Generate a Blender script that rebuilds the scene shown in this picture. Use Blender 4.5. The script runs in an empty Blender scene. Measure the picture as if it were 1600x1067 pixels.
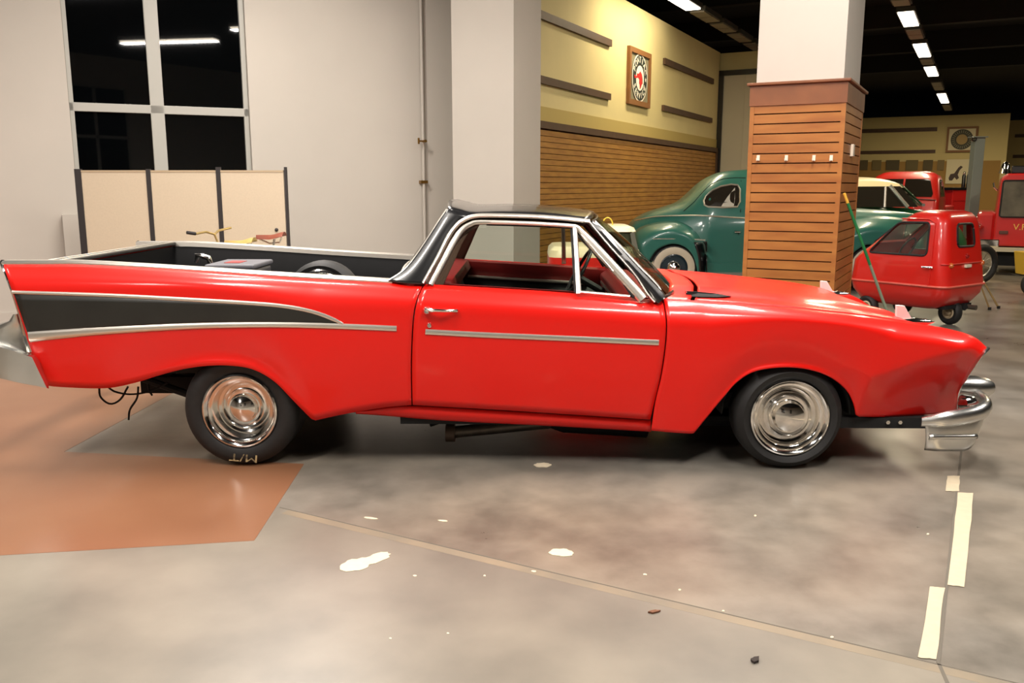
import bpy, bmesh, math, random
from mathutils import Vector, Matrix
from mathutils.bvhtree import BVHTree
random.seed(4)
S = bpy.context.scene
COL = S.collection
PI = math.pi

# ------------------------------------------------------------------ camera
FPX = 1350.0
PITCH = math.atan(243 / FPX)
YAW = math.radians(0.83)
CAM = Vector((0, -4.6, 1.565))
cam = bpy.data.cameras.new('camera'); cam.sensor_width = 36; cam.lens = FPX / 1600 * 36
cam.clip_end = 200
co = bpy.data.objects.new('camera', cam); COL.objects.link(co)
co.location = CAM; co.rotation_euler = (PI / 2 - PITCH, 0, YAW)
S.camera = co
# ------------------------------------------------------------------ world, exposure
W = bpy.data.worlds.new('night'); S.world = W; W.use_nodes = True
W.node_tree.nodes['Background'].inputs[0].default_value = (0.012, 0.013, 0.018, 1)
S.view_settings.view_transform = 'Standard'; S.view_settings.look = 'None'
S.view_settings.gamma = 1; S.view_settings.use_curve_mapping = False
S.view_settings.exposure = -0.08
# ------------------------------------------------------------------ ceiling lamp light (one area light under each lit row of fixtures)
AX = Vector((0.459, 0.889, 0)).normalized()       # long axis of the hall
BX = Vector((0.889, -0.459, 0)).normalized()      # across the hall
LAMP_Z = 4.9
def area(name, loc, length, width, power, col, dirv=AX):
    l = bpy.data.lights.new(name, 'AREA'); l.shape = 'RECTANGLE'; l.size = length; l.size_y = width
    l.energy = power; l.color = col
    o = bpy.data.objects.new(name, l); COL.objects.link(o); o.location = loc
    o.rotation_euler = (0, 0, math.atan2(dirv.y, dirv.x))
    return o
NEAR = (1.0, 0.93, 0.86); FAR = (1.0, 0.84, 0.56)
LIT = []   # (centre, length) of the lit fixtures, the lamps are built further down
def row_pt(x0, y):                                   # rows run along the hall axis through (x0, 0)
    return Vector((x0 + AX.x / AX.y * y, y, LAMP_Z))
for (x0, y, ln, pw, c) in (
        (-2.6, 0.9, 2.4, 230, NEAR), (1.6, 0.7, 2.4, 230, NEAR), (-4.6, 3.9, 2.4, 230, NEAR), (0.2, 3.9, 2.4, 130, NEAR),
        (-1.3, -2.7, 2.4, 250, NEAR), (3.0, -2.9, 2.4, 250, NEAR), (-1.5, -9.5, 2.4, 300, NEAR), (-8.2, 0.0, 2.4, 260, NEAR), (6.6, -0.6, 2.4, 260, NEAR),  # unseen front lamps added to light the car side and the mirrored wall
        (-3.0, 10.7, 2.4, 120, FAR), (0.9, 9.5, 2.4, 150, FAR), (0.9, 16.0, 2.4, 150, FAR), (0.9, 23.0, 2.4, 200, FAR),
        (0.9, 31.0, 2.4, 220, FAR), (7.0, 8.0, 2.4, 150, FAR), (7.0, 18.0, 2.4, 220, FAR), (7.0, 27.0, 2.4, 220, FAR)):
    p = row_pt(x0, y); LIT.append((p, ln))
    if pw: area('ceiling_light_glow', p - Vector((0, 0, 0.05)), ln, 0.22, pw, c)

# ------------------------------------------------------------------ pixel helpers: photo pixel -> point at a known depth
_fw = Vector((-math.sin(YAW) * math.cos(PITCH), math.cos(YAW) * math.cos(PITCH), -math.sin(PITCH)))
_rt = Vector((math.cos(YAW), math.sin(YAW), 0)); _up = _rt.cross(_fw)
def ray(px, py): return _fw + _rt * ((px - 800) / FPX) - _up * ((py - 533.5) / FPX)
def P(px, py, Y=0.0):
    d = ray(px, py); return CAM + d * ((Y - CAM.y) / d.y)
def FL(px, py, z=0.0):
    d = ray(px, py); return CAM + d * ((z - CAM.z) / d.z)
def PT(px, py, a=0.06, b=0.42, z0=1.0):             # point on a plane leaning inwards: Y = a + b (z - z0)
    d = ray(px, py); t = (a + b * (CAM.z - z0) - CAM.y) / (d.y - b * d.z); return CAM + d * t
def on_plane(px, py, o, n):
    d = ray(px, py); return CAM + d * ((o - CAM).dot(n) / d.dot(n))

# ------------------------------------------------------------------ materials
def lin(c):
    return tuple(((v / 255) / 12.92 if v / 255 <= 0.04045 else ((v / 255 + 0.055) / 1.055) ** 2.4) for v in c) + (1,)
MATS = {}
def mat(name, col, rough=0.5, metal=0.0, coat=0.0, coat_r=0.1, noise=0.0, scale=8.0, bump=0.0, emit=0.0, spec=0.5, col2=None, stretch=(1, 1, 1), ecol=None):
    if name in MATS: return MATS[name]
    m = bpy.data.materials.new(name); m.use_nodes = True; nt = m.node_tree; b = nt.nodes['Principled BSDF']
    b.inputs['Base Color'].default_value = lin(col); b.inputs['Roughness'].default_value = rough
    b.inputs['Metallic'].default_value = metal; b.inputs['Coat Weight'].default_value = coat
    b.inputs['Coat Roughness'].default_value = coat_r; b.inputs['Specular IOR Level'].default_value = spec
    if emit:
        b.inputs['Emission Color'].default_value = lin(ecol or col); b.inputs['Emission Strength'].default_value = emit
    if noise or bump or col2:
        tc = nt.nodes.new('ShaderNodeTexCoord'); mp = nt.nodes.new('ShaderNodeMapping'); mp.inputs['Scale'].default_value = stretch
        nz = nt.nodes.new('ShaderNodeTexNoise'); nz.inputs['Scale'].default_value = scale; nz.inputs['Detail'].default_value = 6
        nt.links.new(tc.outputs['Object'], mp.inputs[0]); nt.links.new(mp.outputs[0], nz.inputs['Vector'])
        if noise or col2:
            rp = nt.nodes.new('ShaderNodeValToRGB'); nt.links.new(nz.outputs['Fac'], rp.inputs[0])
            c2 = lin(col2) if col2 else tuple(min(1, v * (1 - noise)) for v in lin(col)[:3]) + (1,)
            rp.color_ramp.elements[0].position = 0.32; rp.color_ramp.elements[1].position = 0.68
            rp.color_ramp.elements[0].color = c2; rp.color_ramp.elements[1].color = lin(col)
            nt.links.new(rp.outputs[0], b.inputs['Base Color'])
        if bump:
            bp = nt.nodes.new('ShaderNodeBump'); bp.inputs['Strength'].default_value = bump; bp.inputs['Distance'].default_value = 0.01
            nt.links.new(nz.outputs['Fac'], bp.inputs['Height']); nt.links.new(bp.outputs[0], b.inputs['Normal'])
    MATS[name] = m; return m
def glass(name, tint=(235, 240, 235), refl=0.08):
    if name in MATS: return MATS[name]
    m = bpy.data.materials.new(name); m.use_nodes = True; nt = m.node_tree; nt.nodes.clear()
    out = nt.nodes.new('ShaderNodeOutputMaterial'); mx = nt.nodes.new('ShaderNodeMixShader')
    tr = nt.nodes.new('ShaderNodeBsdfTransparent'); tr.inputs[0].default_value = lin(tint)
    gl = nt.nodes.new('ShaderNodeBsdfGlossy'); gl.inputs['Roughness'].default_value = 0.02
    fr = nt.nodes.new('ShaderNodeLayerWeight'); fr.inputs[0].default_value = 0.25
    mr = nt.nodes.new('ShaderNodeMath'); mr.operation = 'MULTIPLY_ADD'; mr.inputs[1].default_value = 0.6; mr.inputs[2].default_value = refl
    nt.links.new(fr.outputs['Fresnel'], mr.inputs[0]); nt.links.new(mr.outputs[0], mx.inputs[0])
    nt.links.new(tr.outputs[0], mx.inputs[1]); nt.links.new(gl.outputs[0], mx.inputs[2]); nt.links.new(mx.outputs[0], out.inputs[0])
    MATS[name] = m; return m
RED = mat('red_paint', (226, 20, 10), 0.42, coat=0.5, coat_r=0.13, spec=0.25)
BLK = mat('black_paint', (16, 16, 18), 0.3, coat=0.7, coat_r=0.08)
INS = mat('charcoal_insert', (40, 40, 36), 0.42, noise=0.35, scale=5)
CHR = mat('chrome', (240, 238, 234), 0.1, metal=1)
BRU = mat('brushed_trim', (236, 230, 220), 0.34, metal=1)
BUMP = mat('bumper_chrome', (222, 222, 218), 0.26, metal=1, noise=0.1, scale=9)
RUB = mat('tyre_rubber', (30, 29, 29), 0.62, noise=0.3, scale=30)
UND = mat('underbody_black', (12, 12, 12), 0.8)
LINER = mat('bed_liner', (9, 9, 10), 0.8, noise=0.3, scale=20, spec=0.2)
GLS = glass('window_glass')
GLSW = glass('windscreen_glass', (205, 215, 200), 0.07)
RINT = mat('red_vinyl', (150, 28, 28), 0.5)
HEAD = mat('brown_headliner', (120, 92, 78), 0.8)
SEATM = mat('black_vinyl', (22, 20, 22), 0.45)
WHT = mat('white_wall_paint', (188, 181, 171), 0.75, noise=0.05, scale=1.2)
CRM = mat('cream_wall_paint', (222, 206, 150), 0.8, noise=0.06, scale=1.5)

# ------------------------------------------------------------------ object helpers
def obj(name, verts, faces, m, parent=None, smooth=True, solid=0.0, bevel=0.0, angle=40, label=None, cat=None, group=None, kind=None, rz=None, loc=None):
    me = bpy.data.meshes.new(name)
    vs = [Vector(v) for v in verts]
    if parent is None and loc is None:
        mn = Vector((min(v.x for v in vs), min(v.y for v in vs), min(v.z for v in vs)))
        mx = Vector((max(v.x for v in vs), max(v.y for v in vs), max(v.z for v in vs)))
        base = Vector(((mn.x + mx.x) / 2, (mn.y + mx.y) / 2, mn.z)); vs = [v - base for v in vs]
    else: base = loc
    me.from_pydata([tuple(v) for v in vs], [], [tuple(f) for f in faces])
    me.materials.append(m)
    bm = bmesh.new(); bm.from_mesh(me); bmesh.ops.remove_doubles(bm, verts=bm.verts, dist=1e-5)
    bmesh.ops.recalc_face_normals(bm, faces=bm.faces); bm.to_mesh(me); bm.free()
    if smooth: me.shade_smooth(); me.set_sharp_from_angle(angle=math.radians(angle))
    o = bpy.data.objects.new(name, me); COL.objects.link(o)
    if base is not None: o.location = base
    if rz is not None: o.rotation_euler = (0, 0, rz)
    if parent is not None:
        o.parent = parent
        if parent.get('_world', 0) : o.matrix_parent_inverse = Matrix.Translation(-Vector(parent['_base']))
    if solid:
        s = o.modifiers.new('thickness', 'SOLIDIFY'); s.thickness = solid; s.offset = 0
    if bevel:
        b = o.modifiers.new('edge', 'BEVEL'); b.width = bevel; b.segments = 2; b.limit_method = 'ANGLE'; b.angle_limit = math.radians(35)
    tag(o, label, cat, group, kind); return o
def tag(o, label=None, cat=None, group=None, kind=None):
    if label: o['label'] = label
    if cat: o['category'] = cat
    if group: o['group'] = group
    if kind: o['kind'] = kind
    return o
def thing(name, base, label, cat, group=None, world=True, rz=0.0, kind=None):
    e = bpy.data.objects.new(name, None); COL.objects.link(e); e.location = base; e.rotation_euler = (0, 0, rz)
    if world: e['_world'] = 1; e['_base'] = tuple(base)
    e.empty_display_size = 0.2
    return tag(e, label, cat, group, kind)
def pobj(name, verts, faces, m, parent, **k):        # part whose parent is itself a mesh part (world coordinates kept)
    o = obj(name, verts, faces, m, None, loc=Vector((0, 0, 0)), **k)
    o.parent = parent
    M = Matrix.Identity(4)
    q = parent
    chain = []
    while q is not None: chain.append(q); q = q.parent
    for q in reversed(chain):
        M = M @ (q.matrix_parent_inverse if q.parent else Matrix.Identity(4)) @ Matrix.Translation(q.location) @ Matrix.Rotation(q.rotation_euler.z, 4, 'Z')
    o.matrix_parent_inverse = M.inverted(); return o
def grid(rows, closed=False):
    v = [p for r in rows for p in r]; n = len(rows[0]); f = []
    for j in range(len(rows) - 1):
        for i in range(n - 1 + (1 if closed else 0)):
            a = j * n + i; b = j * n + (i + 1) % n
            f.append((a, b, b + n, a + n))
    return v, f
def join(*ms):
    V, F = [], []
    for v, f in ms:
        k = len(V); V += list(v); F += [tuple(i + k for i in q) for q in f]
    return V, F
def box(x0, x1, y0, y1, z0, z1):
    v = [(x, y, z) for x in (x0, x1) for y in (y0, y1) for z in (z0, z1)]
    return v, [(0, 1, 3, 2), (4, 6, 7, 5), (0, 4, 5, 1), (2, 3, 7, 6), (0, 2, 6, 4), (1, 5, 7, 3)]
def obox(o, u, w, su, sw, z0, z1):                   # box on two horizontal axes u, w from corner o
    v = [Vector(o) + u * a + w * b + Vector((0, 0, c)) for a in su for b in sw for c in (z0, z1)]
    return v, [(0, 1, 3, 2), (4, 6, 7, 5), (0, 4, 5, 1), (2, 3, 7, 6), (0, 2, 6, 4), (1, 5, 7, 3)]
def prism(poly, d):                                  # polygon (3-D points) pushed by vector d
    n = len(poly); v = [Vector(p) for p in poly] + [Vector(p) + Vector(d) for p in poly]
    f = [tuple(range(n)), tuple(range(2 * n - 1, n - 1, -1))] + [(i, (i + 1) % n, (i + 1) % n + n, i + n) for i in range(n)]
    return v, f
def tube(pts, r, seg=8, cap=True):
    pts = [Vector(p) for p in pts]; rows = []; n = len(pts)
    rr = r if isinstance(r, (list, tuple)) else [r] * n
    ref = Vector((0.13, 0.21, 0.97))
    for i, p in enumerate(pts):
        t = (pts[min(i + 1, n - 1)] - pts[max(i - 1, 0)]).normalized()
        a = t.cross(ref)
        if a.length < 0.05: a = t.cross(Vector((1, 0, 0)))
        a.normalize(); b = t.cross(a)
        rows.append([p + (a * math.cos(k * 2 * PI / seg) + b * math.sin(k * 2 * PI / seg)) * rr[i] for k in range(seg)])
    v, f = grid(rows, True)
    if cap: f += [tuple(range(seg)), tuple(range(len(v) - 1, len(v) - seg - 1, -1))]
    return v, f
def lathe(prof, c, axis='Y', seg=40, out=-1):        # prof: (radius, offset inwards); axis through c
    rows = []
    for r, y in prof:
        row = []
        for k in range(seg):
            a = 2 * PI * k / seg; ca, sa = math.cos(a) * r, math.sin(a) * r
            if axis == 'Y': row.append(Vector((c[0] + ca, c[1] - out * y, c[2] + sa)))
            elif axis == 'X': row.append(Vector((c[0] - out * y, c[1] + ca, c[2] + sa)))
            else: row.append(Vector((c[0] + ca, c[1] + sa, c[2] + y)))
        rows.append(row)
    return grid(rows, True)
def cr(pts, n):                                      # smooth curve through points, a doubled point is a corner
    segs, cur = [], [pts[0]]
    for p in pts[1:]:
        if p == cur[-1]: segs.append(cur); cur = [p]
        else: cur.append(p)
    segs.append(cur); dense = []
    for s in segs:
        if len(s) < 2: continue
        for i in range(len(s) - 1):
            p0 = s[i - 1] if i else tuple(2 * a - b for a, b in zip(s[0], s[1])); p1, p2 = s[i], s[i + 1]
            p3 = s[i + 2] if i + 2 < len(s) else tuple(2 * a - b for a, b in zip(s[-1], s[-2]))
            for k in range(10):
                t = k / 10
                dense.append(tuple(0.5 * (2 * b + (c - a) * t + (2 * a - 5 * b + 4 * c - d) * t * t + (-a + 3 * b - 3 * c + d) * t ** 3) for a, b, c, d in zip(p0, p1, p2, p3)))
        last = s[-1]
    dense.append(tuple(float(x) for x in last))
    L = [0.0]
    for a, b in zip(dense, dense[1:]):
        d = [abs(x - y) for x, y in zip(a, b)]
        L.append(L[-1] + (d[0] + 0.45 * d[1] if len(d) == 2 and n > 0 else math.sqrt(sum(x * x for x in d))))
    n = abs(n); out = []; j = 0
    for i in range(n + 1):
        s = L[-1] * i / n
        while j < len(L) - 2 and L[j + 1] < s: j += 1
        t = (s - L[j]) / max(1e-9, L[j + 1] - L[j]); t = min(1, max(0, t))
        out.append(tuple(a + (b - a) * t for a, b in zip(dense[j], dense[j + 1])))
    return out
def coons(top, bottom, left, right, nu, nv):         # rows from bottom to top, in photo pixels
    T, B = cr(top, nu), cr(bottom, nu); Lf, R = cr(left, -nv), cr(right, -nv); rows = []
    for j in range(nv + 1):
        v = j / nv; row = []
        for i in range(nu + 1):
            u = i / nu
            q = []
            for k in (0, 1):
                q.append((1 - v) * B[i][k] + v * T[i][k] + (1 - u) * Lf[j][k] + u * R[j][k]
                         - ((1 - u) * (1 - v) * B[0][k] + u * (1 - v) * B[-1][k] + (1 - u) * v * T[0][k] + u * v * T[-1][k]))
            row.append((q[0], q[1], u, v))
        rows.append(row)
    return rows
def bvh(*vf):
    v, f = join(*vf); return BVHTree.FromPolygons([tuple(x) for x in v], f)
def cast(px, py, tree, fallback=0.0):
    d = ray(px, py).normalized(); h = tree.ray_cast(CAM, d)
    return h[0] if h[0] is not None else P(px, py, fallback)
def ribbon(pts, depth=0.012, n=24, tree=None, fall=0.0, f=None, scale=1 / 285.0, lift=0.0):
    """raised strip: pts = (px, py, width px); laid on a surface"""
    s = cr(pts, -n); c = []
    for x, y, w in s:
        p = f(x, y) if f else cast(x, y, tree, fall); c.append((p - Vector((0, lift, 0)), w * scale))
    rows = []
    for i, (p, w) in enumerate(c):
        t = c[min(i + 1, len(c) - 1)][0] - c[max(i - 1, 0)][0]; t.y = 0; t.normalize()
        side = Vector((-t.z, 0, t.x))
        rows.append([p + side * (w / 2 * q) + Vector((0, -depth * h, 0)) for q, h in ((-1, -0.6), (-1, 0.2), (-0.75, 0.75), (-0.2, 1), (0.35, 0.9), (0.8, 0.7), (1, 0.2), (1, -0.6))])
    v, fc = grid(rows); k = len(rows[0])
    fc += [tuple(range(k)), tuple(range(len(v) - 1, len(v) - k - 1, -1))]
    return v, fc
def sst(x): x = max(0, min(1, x)); return x * x * (3 - 2 * x)
CW = 1.9                                            # width of the big red car, its near side lies at Y = 0
def mir(vf): 
    v, f = vf; return [Vector((p[0], CW - p[1], p[2])) for p in v], [tuple(reversed(q)) for q in f]
def text_mesh(s, size, font_extrude=0.002, xs=1.0):
    c = bpy.data.curves.new('lettering', 'FONT'); c.body = s; c.size = size; c.extrude = font_extrude; c.align_x = 'CENTER'; c.align_y = 'CENTER'
    c.resolution_u = 3
    o = bpy.data.objects.new('lettering', c); COL.objects.link(o)
    dg = bpy.context.evaluated_depsgraph_get(); dg.update()
    me = bpy.data.meshes.new_from_object(o.evaluated_get(dg))
    v = [Vector((p.co.x * xs, p.co.y, p.co.z)) for p in me.vertices]; f = [tuple(p.vertices) for p in me.polygons]
    bpy.data.objects.remove(o); bpy.data.curves.remove(c); bpy.data.meshes.remove(me)
    return v, f
def xf(vf, o, ex, ey, ez):                           # local coordinates to a frame
    v, f = vf; return [Vector(o) + ex * p[0] + ey * p[1] + ez * p[2] for p in v], f

# ================================================================== THE HALL
def floor_mat():
    m = bpy.data.materials.new('polished_concrete'); m.use_nodes = True; nt = m.node_tree; b = nt.nodes['Principled BSDF']
    tc = nt.nodes.new('ShaderNodeTexCoord'); n1 = nt.nodes.new('ShaderNodeTexNoise'); n1.inputs['Scale'].default_value = 1.7; n1.inputs['Detail'].default_value = 8; n1.inputs['Roughness'].default_value = 0.62
    n2 = nt.nodes.new('ShaderNodeTexNoise'); n2.inputs['Scale'].default_value = 0.45; n2.inputs['Detail'].default_value = 4
    r1 = nt.nodes.new('ShaderNodeValToRGB'); r1.color_ramp.elements[0].position = 0.36; r1.color_ramp.elements[1].position = 0.64
    r1.color_ramp.elements[0].color = lin((98, 95, 89)); r1.color_ramp.elements[1].color = lin((134, 130, 123))
    r2 = nt.nodes.new('ShaderNodeValToRGB'); r2.color_ramp.elements[0].position = 0.35; r2.color_ramp.elements[1].position = 0.7
    r2.color_ramp.elements[0].color = lin((246, 246, 246)); r2.color_ramp.elements[1].color = lin((255, 240, 222))
    mx = nt.nodes.new('ShaderNodeMix'); mx.data_type = 'RGBA'; mx.blend_type = 'MULTIPLY'; mx.inputs[0].default_value = 1
    nt.links.new(tc.outputs['Object'], n1.inputs['Vector']); nt.links.new(tc.outputs['Object'], n2.inputs['Vector'])
    nt.links.new(n1.outputs['Fac'], r1.inputs[0]); nt.links.new(n2.outputs['Fac'], r2.inputs[0])
    nt.links.new(r1.outputs[0], mx.inputs[6]); nt.links.new(r2.outputs[0], mx.inputs[7]); nt.links.new(mx.outputs[2], b.inputs['Base Color'])
    mr = nt.nodes.new('ShaderNodeMapRange'); mr.inputs[3].default_value = 0.2; mr.inputs[4].default_value = 0.42
    nt.links.new(n1.outputs['Fac'], mr.inputs[0]); nt.links.new(mr.outputs[0], b.inputs['Roughness'])
    return m
FLOORM = floor_mat()
fl = obj('floor', *box(-16, 45, -14, 60, -0.2, 0), FLOORM, smooth=False, kind='structure', loc=Vector((0, 0, 0)))
def flat(name, poly, m, z=0.0015, parent=fl, **k):
    pts = [Vector((p[0], p[1], 0)) for p in poly]
    return obj(name, *prism(pts, (0, 0, z)), m, parent, smooth=False, **k)
TERRA = mat('terracotta_floor_paint', (134, 94, 68), 0.3, col2=(124, 84, 60), scale=1.6)
tp = [FL(*q) for q in ((-500, 893), (0, 868), (397, 845), (475, 725), (100, 706), (252, 624))]
far_l = tp[4] + (tp[5] - tp[4]) * 2.4
flat('painted_area', [Vector((-9, tp[0].y, 0)), tp[1], tp[2], tp[3], tp[4]], TERRA)
flat('painted_area', [Vector((-9, tp[0].y, 0)), tp[4], tp[5], far_l, Vector((-5.5, 5.6, 0)), Vector((-9, 4, 0))], TERRA, 0.0012)
SLAB2 = mat('warm_concrete', (132, 125, 113), 0.33, col2=(106, 101, 92), scale=1.9)
j1, j2, j3 = FL(437, 793), FL(1465, 1037), FL(1620, 1075)
STAIN = mat('joint_stain', (136, 122, 102), 0.4, col2=(118, 110, 96), scale=5)
JNT = mat('joint_dark', (92, 86, 76), 0.8)
def strip(a, b, w, off=0.0):
    a, b = Vector((a.x, a.y, 0)), Vector((b.x, b.y, 0)); t = (b - a).normalized(); n = Vector((-t.y, t.x, 0))
    return [a + n * (off - w / 2), b + n * (off - w / 2), b + n * (off + w / 2), a + n * (off + w / 2)]
e1 = Vector((j1.x, j1.y, 0)); e2 = Vector((j3.x, j3.y, 0))
flat('floor_slab', [e1, e2, Vector((e2.x, -13, 0)), Vector((-9, -13, 0)), Vector((-9, tp[0].y, 0)), tp[1], tp[2]], SLAB2, 0.0008)
flat('joint_stain', strip(e1 + (e2 - e1) * 0.02, e2, 0.05, -0.03), STAIN, 0.0011)
flat('floor_joint', strip(e1, e2, 0.006), JNT, 0.0016)
flat('floor_joint', strip(FL(1502, 705), FL(1466, 1035), 0.012), JNT, 0.0016)
flat('floor_joint', strip(FL(1466, 1035), FL(1486, 1080), 0.012), JNT, 0.0016)
flat('floor_joint', strip(FL(1540, 415), FL(1590, 430), 0.05), mat('pale_joint', (196, 186, 164), 0.5), 0.0016)
TAPE = mat('masking_tape', (188, 174, 148), 0.7, noise=0.08, scale=20)
for q, lb in ((((1480, 744), (1500, 744), (1498, 768), (1477, 768)), 'short square of masking tape on floor joint just below front bumper'),
          (((1497, 770), (1521, 771), (1507, 918), (1481, 915)), 'long strip of masking tape on right side of floor joint'),
          (((1453, 917), (1476, 919), (1463, 1031), (1435, 1028)), 'strip of masking tape on left side of floor joint near picture bottom')):
    pts = [FL(*p) for p in q]; e = []
    for i in range(4):
        a, b = pts[i], pts[(i + 1) % 4]
        for k in range(6): e.append(a.lerp(b, k / 6) + Vector((random.uniform(-.002, .002), random.uniform(-.003, .003), 0)))
    obj('masking_tape', *prism([Vector((p.x, p.y, 0.002)) for p in e], (0, 0, 0.0012)), TAPE, smooth=False, label=lb, cat='tape', group='masking tape on the floor joint')
SPOT = mat('spilled_paint', (206, 192, 166), 0.6, noise=0.08, scale=30)
def blob(cx, cy, rx, ry, tilt, n=22, jag=0.12):
    out = []
    for k in range(n):
        a = 2 * PI * k / n; r = 1 + random.uniform(-jag, jag)
        x, y = math.cos(a) * rx * r, math.sin(a) * ry * r
        out.append(FL(cx + x * math.cos(tilt) - y * math.sin(tilt), cy + x * math.sin(tilt) + y * math.cos(tilt)))
    return out
flat('paint_spot', blob(556, 883, 25, 9, -0.2), SPOT, 0.003); flat('paint_spot', blob(588, 873, 22, 7, -0.3), SPOT, 0.0031)
flat('paint_spot', blob(877, 864, 19, 6, 0.05), SPOT, 0.003); flat('paint_spot', blob(848, 727, 13, 3.4, 0.0), SPOT, 0.003)
for x, y, r in ((580, 810, 12), (692, 814, 8), (834, 893, 4), (1008, 898, 3), (1180, 806, 2), (648, 900, 3), (757, 900, 2), (1062, 922, 2), (1130, 955, 2), (700, 990, 2), (1300, 996, 3), (610, 998, 2), (1450, 835, 2)):
    flat('paint_fleck', blob(x, y, r, 1.4, 0.1, 8), SPOT, 0.0025)
obj('dry_leaf', *prism([Vector((p.x, p.y, 0.002)) for p in blob(1181, 1033, 7, 4, 0.2, 11, 0.4)], (0, 0, 0.008)), mat('dark_leaf', (46, 38, 34), 0.9), label='small dark crumpled leaf on the floor near the bottom edge', cat='leaf')
obj('dry_leaf', *prism([Vector((p.x, p.y, 0.002)) for p in blob(1021, 957, 9, 2, -0.1, 11, 0.4)], (0, 0, 0.006)), mat('brown_leaf', (110, 72, 50), 0.9), label='thin brown curled leaf on the floor below the front wheel', cat='leaf')

CEILM = mat('black_ceiling', (10, 10, 11), 0.9)
obj('ceiling', *box(-16, 45, -14, 60, 6.0, 6.2), CEILM, smooth=False, kind='structure', loc=Vector((0, 0, 0)))
for k in range(7):
    o = Vector((0, 2 + k * 5.2, 0)); 
    obj('trim_%d' % (k + 1), *obox(o, BX, AX, (-14, 34), (0, 0.25), 5.45, 6.0), mat('black_beam', (22, 21, 20), 0.8), smooth=False, kind='structure')
# --- white wall with the tall window, at the left
w0 = Vector((-6.08, 5.22, 0)); wd = Vector((0.891, 0.454, 0)).normalized(); wn = Vector((wd.y, -wd.x, 0))   # wn faces the camera
def s_of(px):
    d = ray(px, 290); d = Vector((d.x, d.y, 0)); A = CAM - w0
    return (A.x * d.y - A.y * d.x) / (wd.x * d.y - wd.y * d.x)
def wallz(px, py): return on_plane(px, py, w0, wn).z
sl, sm0, sm1, sr, se = s_of(119), s_of(247), s_of(263), s_of(396), s_of(722)
wb = []
wb.append(obox(w0, wd, -wn, (-7, sl), (0, 0.35), 0, 6.0)); wb.append(obox(w0, wd, -wn, (sr, se + 0.4), (0, 0.35), 0, 6.0)); wb.append(obox(w0, wd, -wn, (sl, sr), (0, 0.35), 0, 0.55))
obj('wall_left', *join(*wb), WHT, smooth=False, kind='structure')
win = thing('window_1', w0 + wd * ((sl + sr) / 2) + Vector((0, 0, 0.55)), None, None, kind='structure')
FRM = mat('pale_window_frame', (168, 166, 158), 0.45)
zt = wallz(250, 170)
for a, b, c, d in ((sl, sl + 0.05, 0.55, 6), (sm0 - 0.02, sm1 + 0.02, 0.55, 6), (sr - 0.06, sr, 0.55, 6), (sl, sr, 0.55, 0.65), (sl, sr, zt - 0.055, zt + 0.045)):
    obj('window_frame', *obox(w0, wd, -wn, (a, b), (0.06, 0.16), c, d), FRM, win, smooth=False, bevel=0.006)
PANE = mat('night_glass', (4, 5, 6), 0.02, spec=1.0)
for a, b in ((sl + 0.05, sm0 - 0.02), (sm1 + 0.02, sr - 0.06)):
    for c, d in ((0.65, zt - 0.055), (zt + 0.045, 6)):
        obj('pane', *obox(w0, wd, -wn, (a, b), (0.10, 0.12), c, d), PANE, win, smooth=False)
obj('baseboard_left', *join(obox(w0, wd, wn, (-7, sl - 0.02), (0, 0.02), 0, 0.12), obox(w0, wd, wn, (sr, se), (0, 0.02), 0, 0.12)), WHT, smooth=False, kind='structure')
obj('wall_pilaster', *obox(w0, wd, wn, (s_of(93), s_of(117)), (0, 0.12), 0, wallz(105, 335)), WHT, smooth=False, kind='structure')
# stand pipe on the white wall
pipe = thing('stand_pipe', w0 + wd * s_of(660) + wn * 0.06, 'thin white stand pipe with small brass valve on the white wall', 'pipe')
pb = w0 + wd * s_of(660) + wn * 0.06
obj('pipe', *tube([pb, pb + Vector((0, 0, 5.9))], 0.02), WHT, pipe)
zv = wallz(653, 221)
BRS = mat('brass', (150, 116, 60), 0.3, metal=1)
obj('valve', *join(tube([pb + Vector((0, 0, zv)), pb + wn * 0.09 + Vector((0, 0, zv))], 0.02), tube([pb + wn * 0.07 - wd * 0.09 + Vector((0, 0, zv)), pb + wn * 0.07 + wd * 0.03 + Vector((0, 0, zv))], 0.012), tube([pb - wd * 0.09 + wn * 0.07 + Vector((0, 0, zv - 0.04)), pb - wd * 0.09 + wn * 0.07 + Vector((0, 0, zv + 0.04))], 0.014)), BRS, pipe)
obj('bracket', *obox(pb + Vector((0, 0, 1.6)), wd, wn, (-0.05, 0.05), (-0.06, 0.03), 0, 0.04), BRS, pipe, smooth=False)
# --- white column
cc = Vector((-0.14, 6.4, 0))
obj('column', *obox(cc, -BX, AX, (0, 0.89), (0, 0.75), 0, 6.0), WHT, smooth=False, kind='structure')
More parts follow.
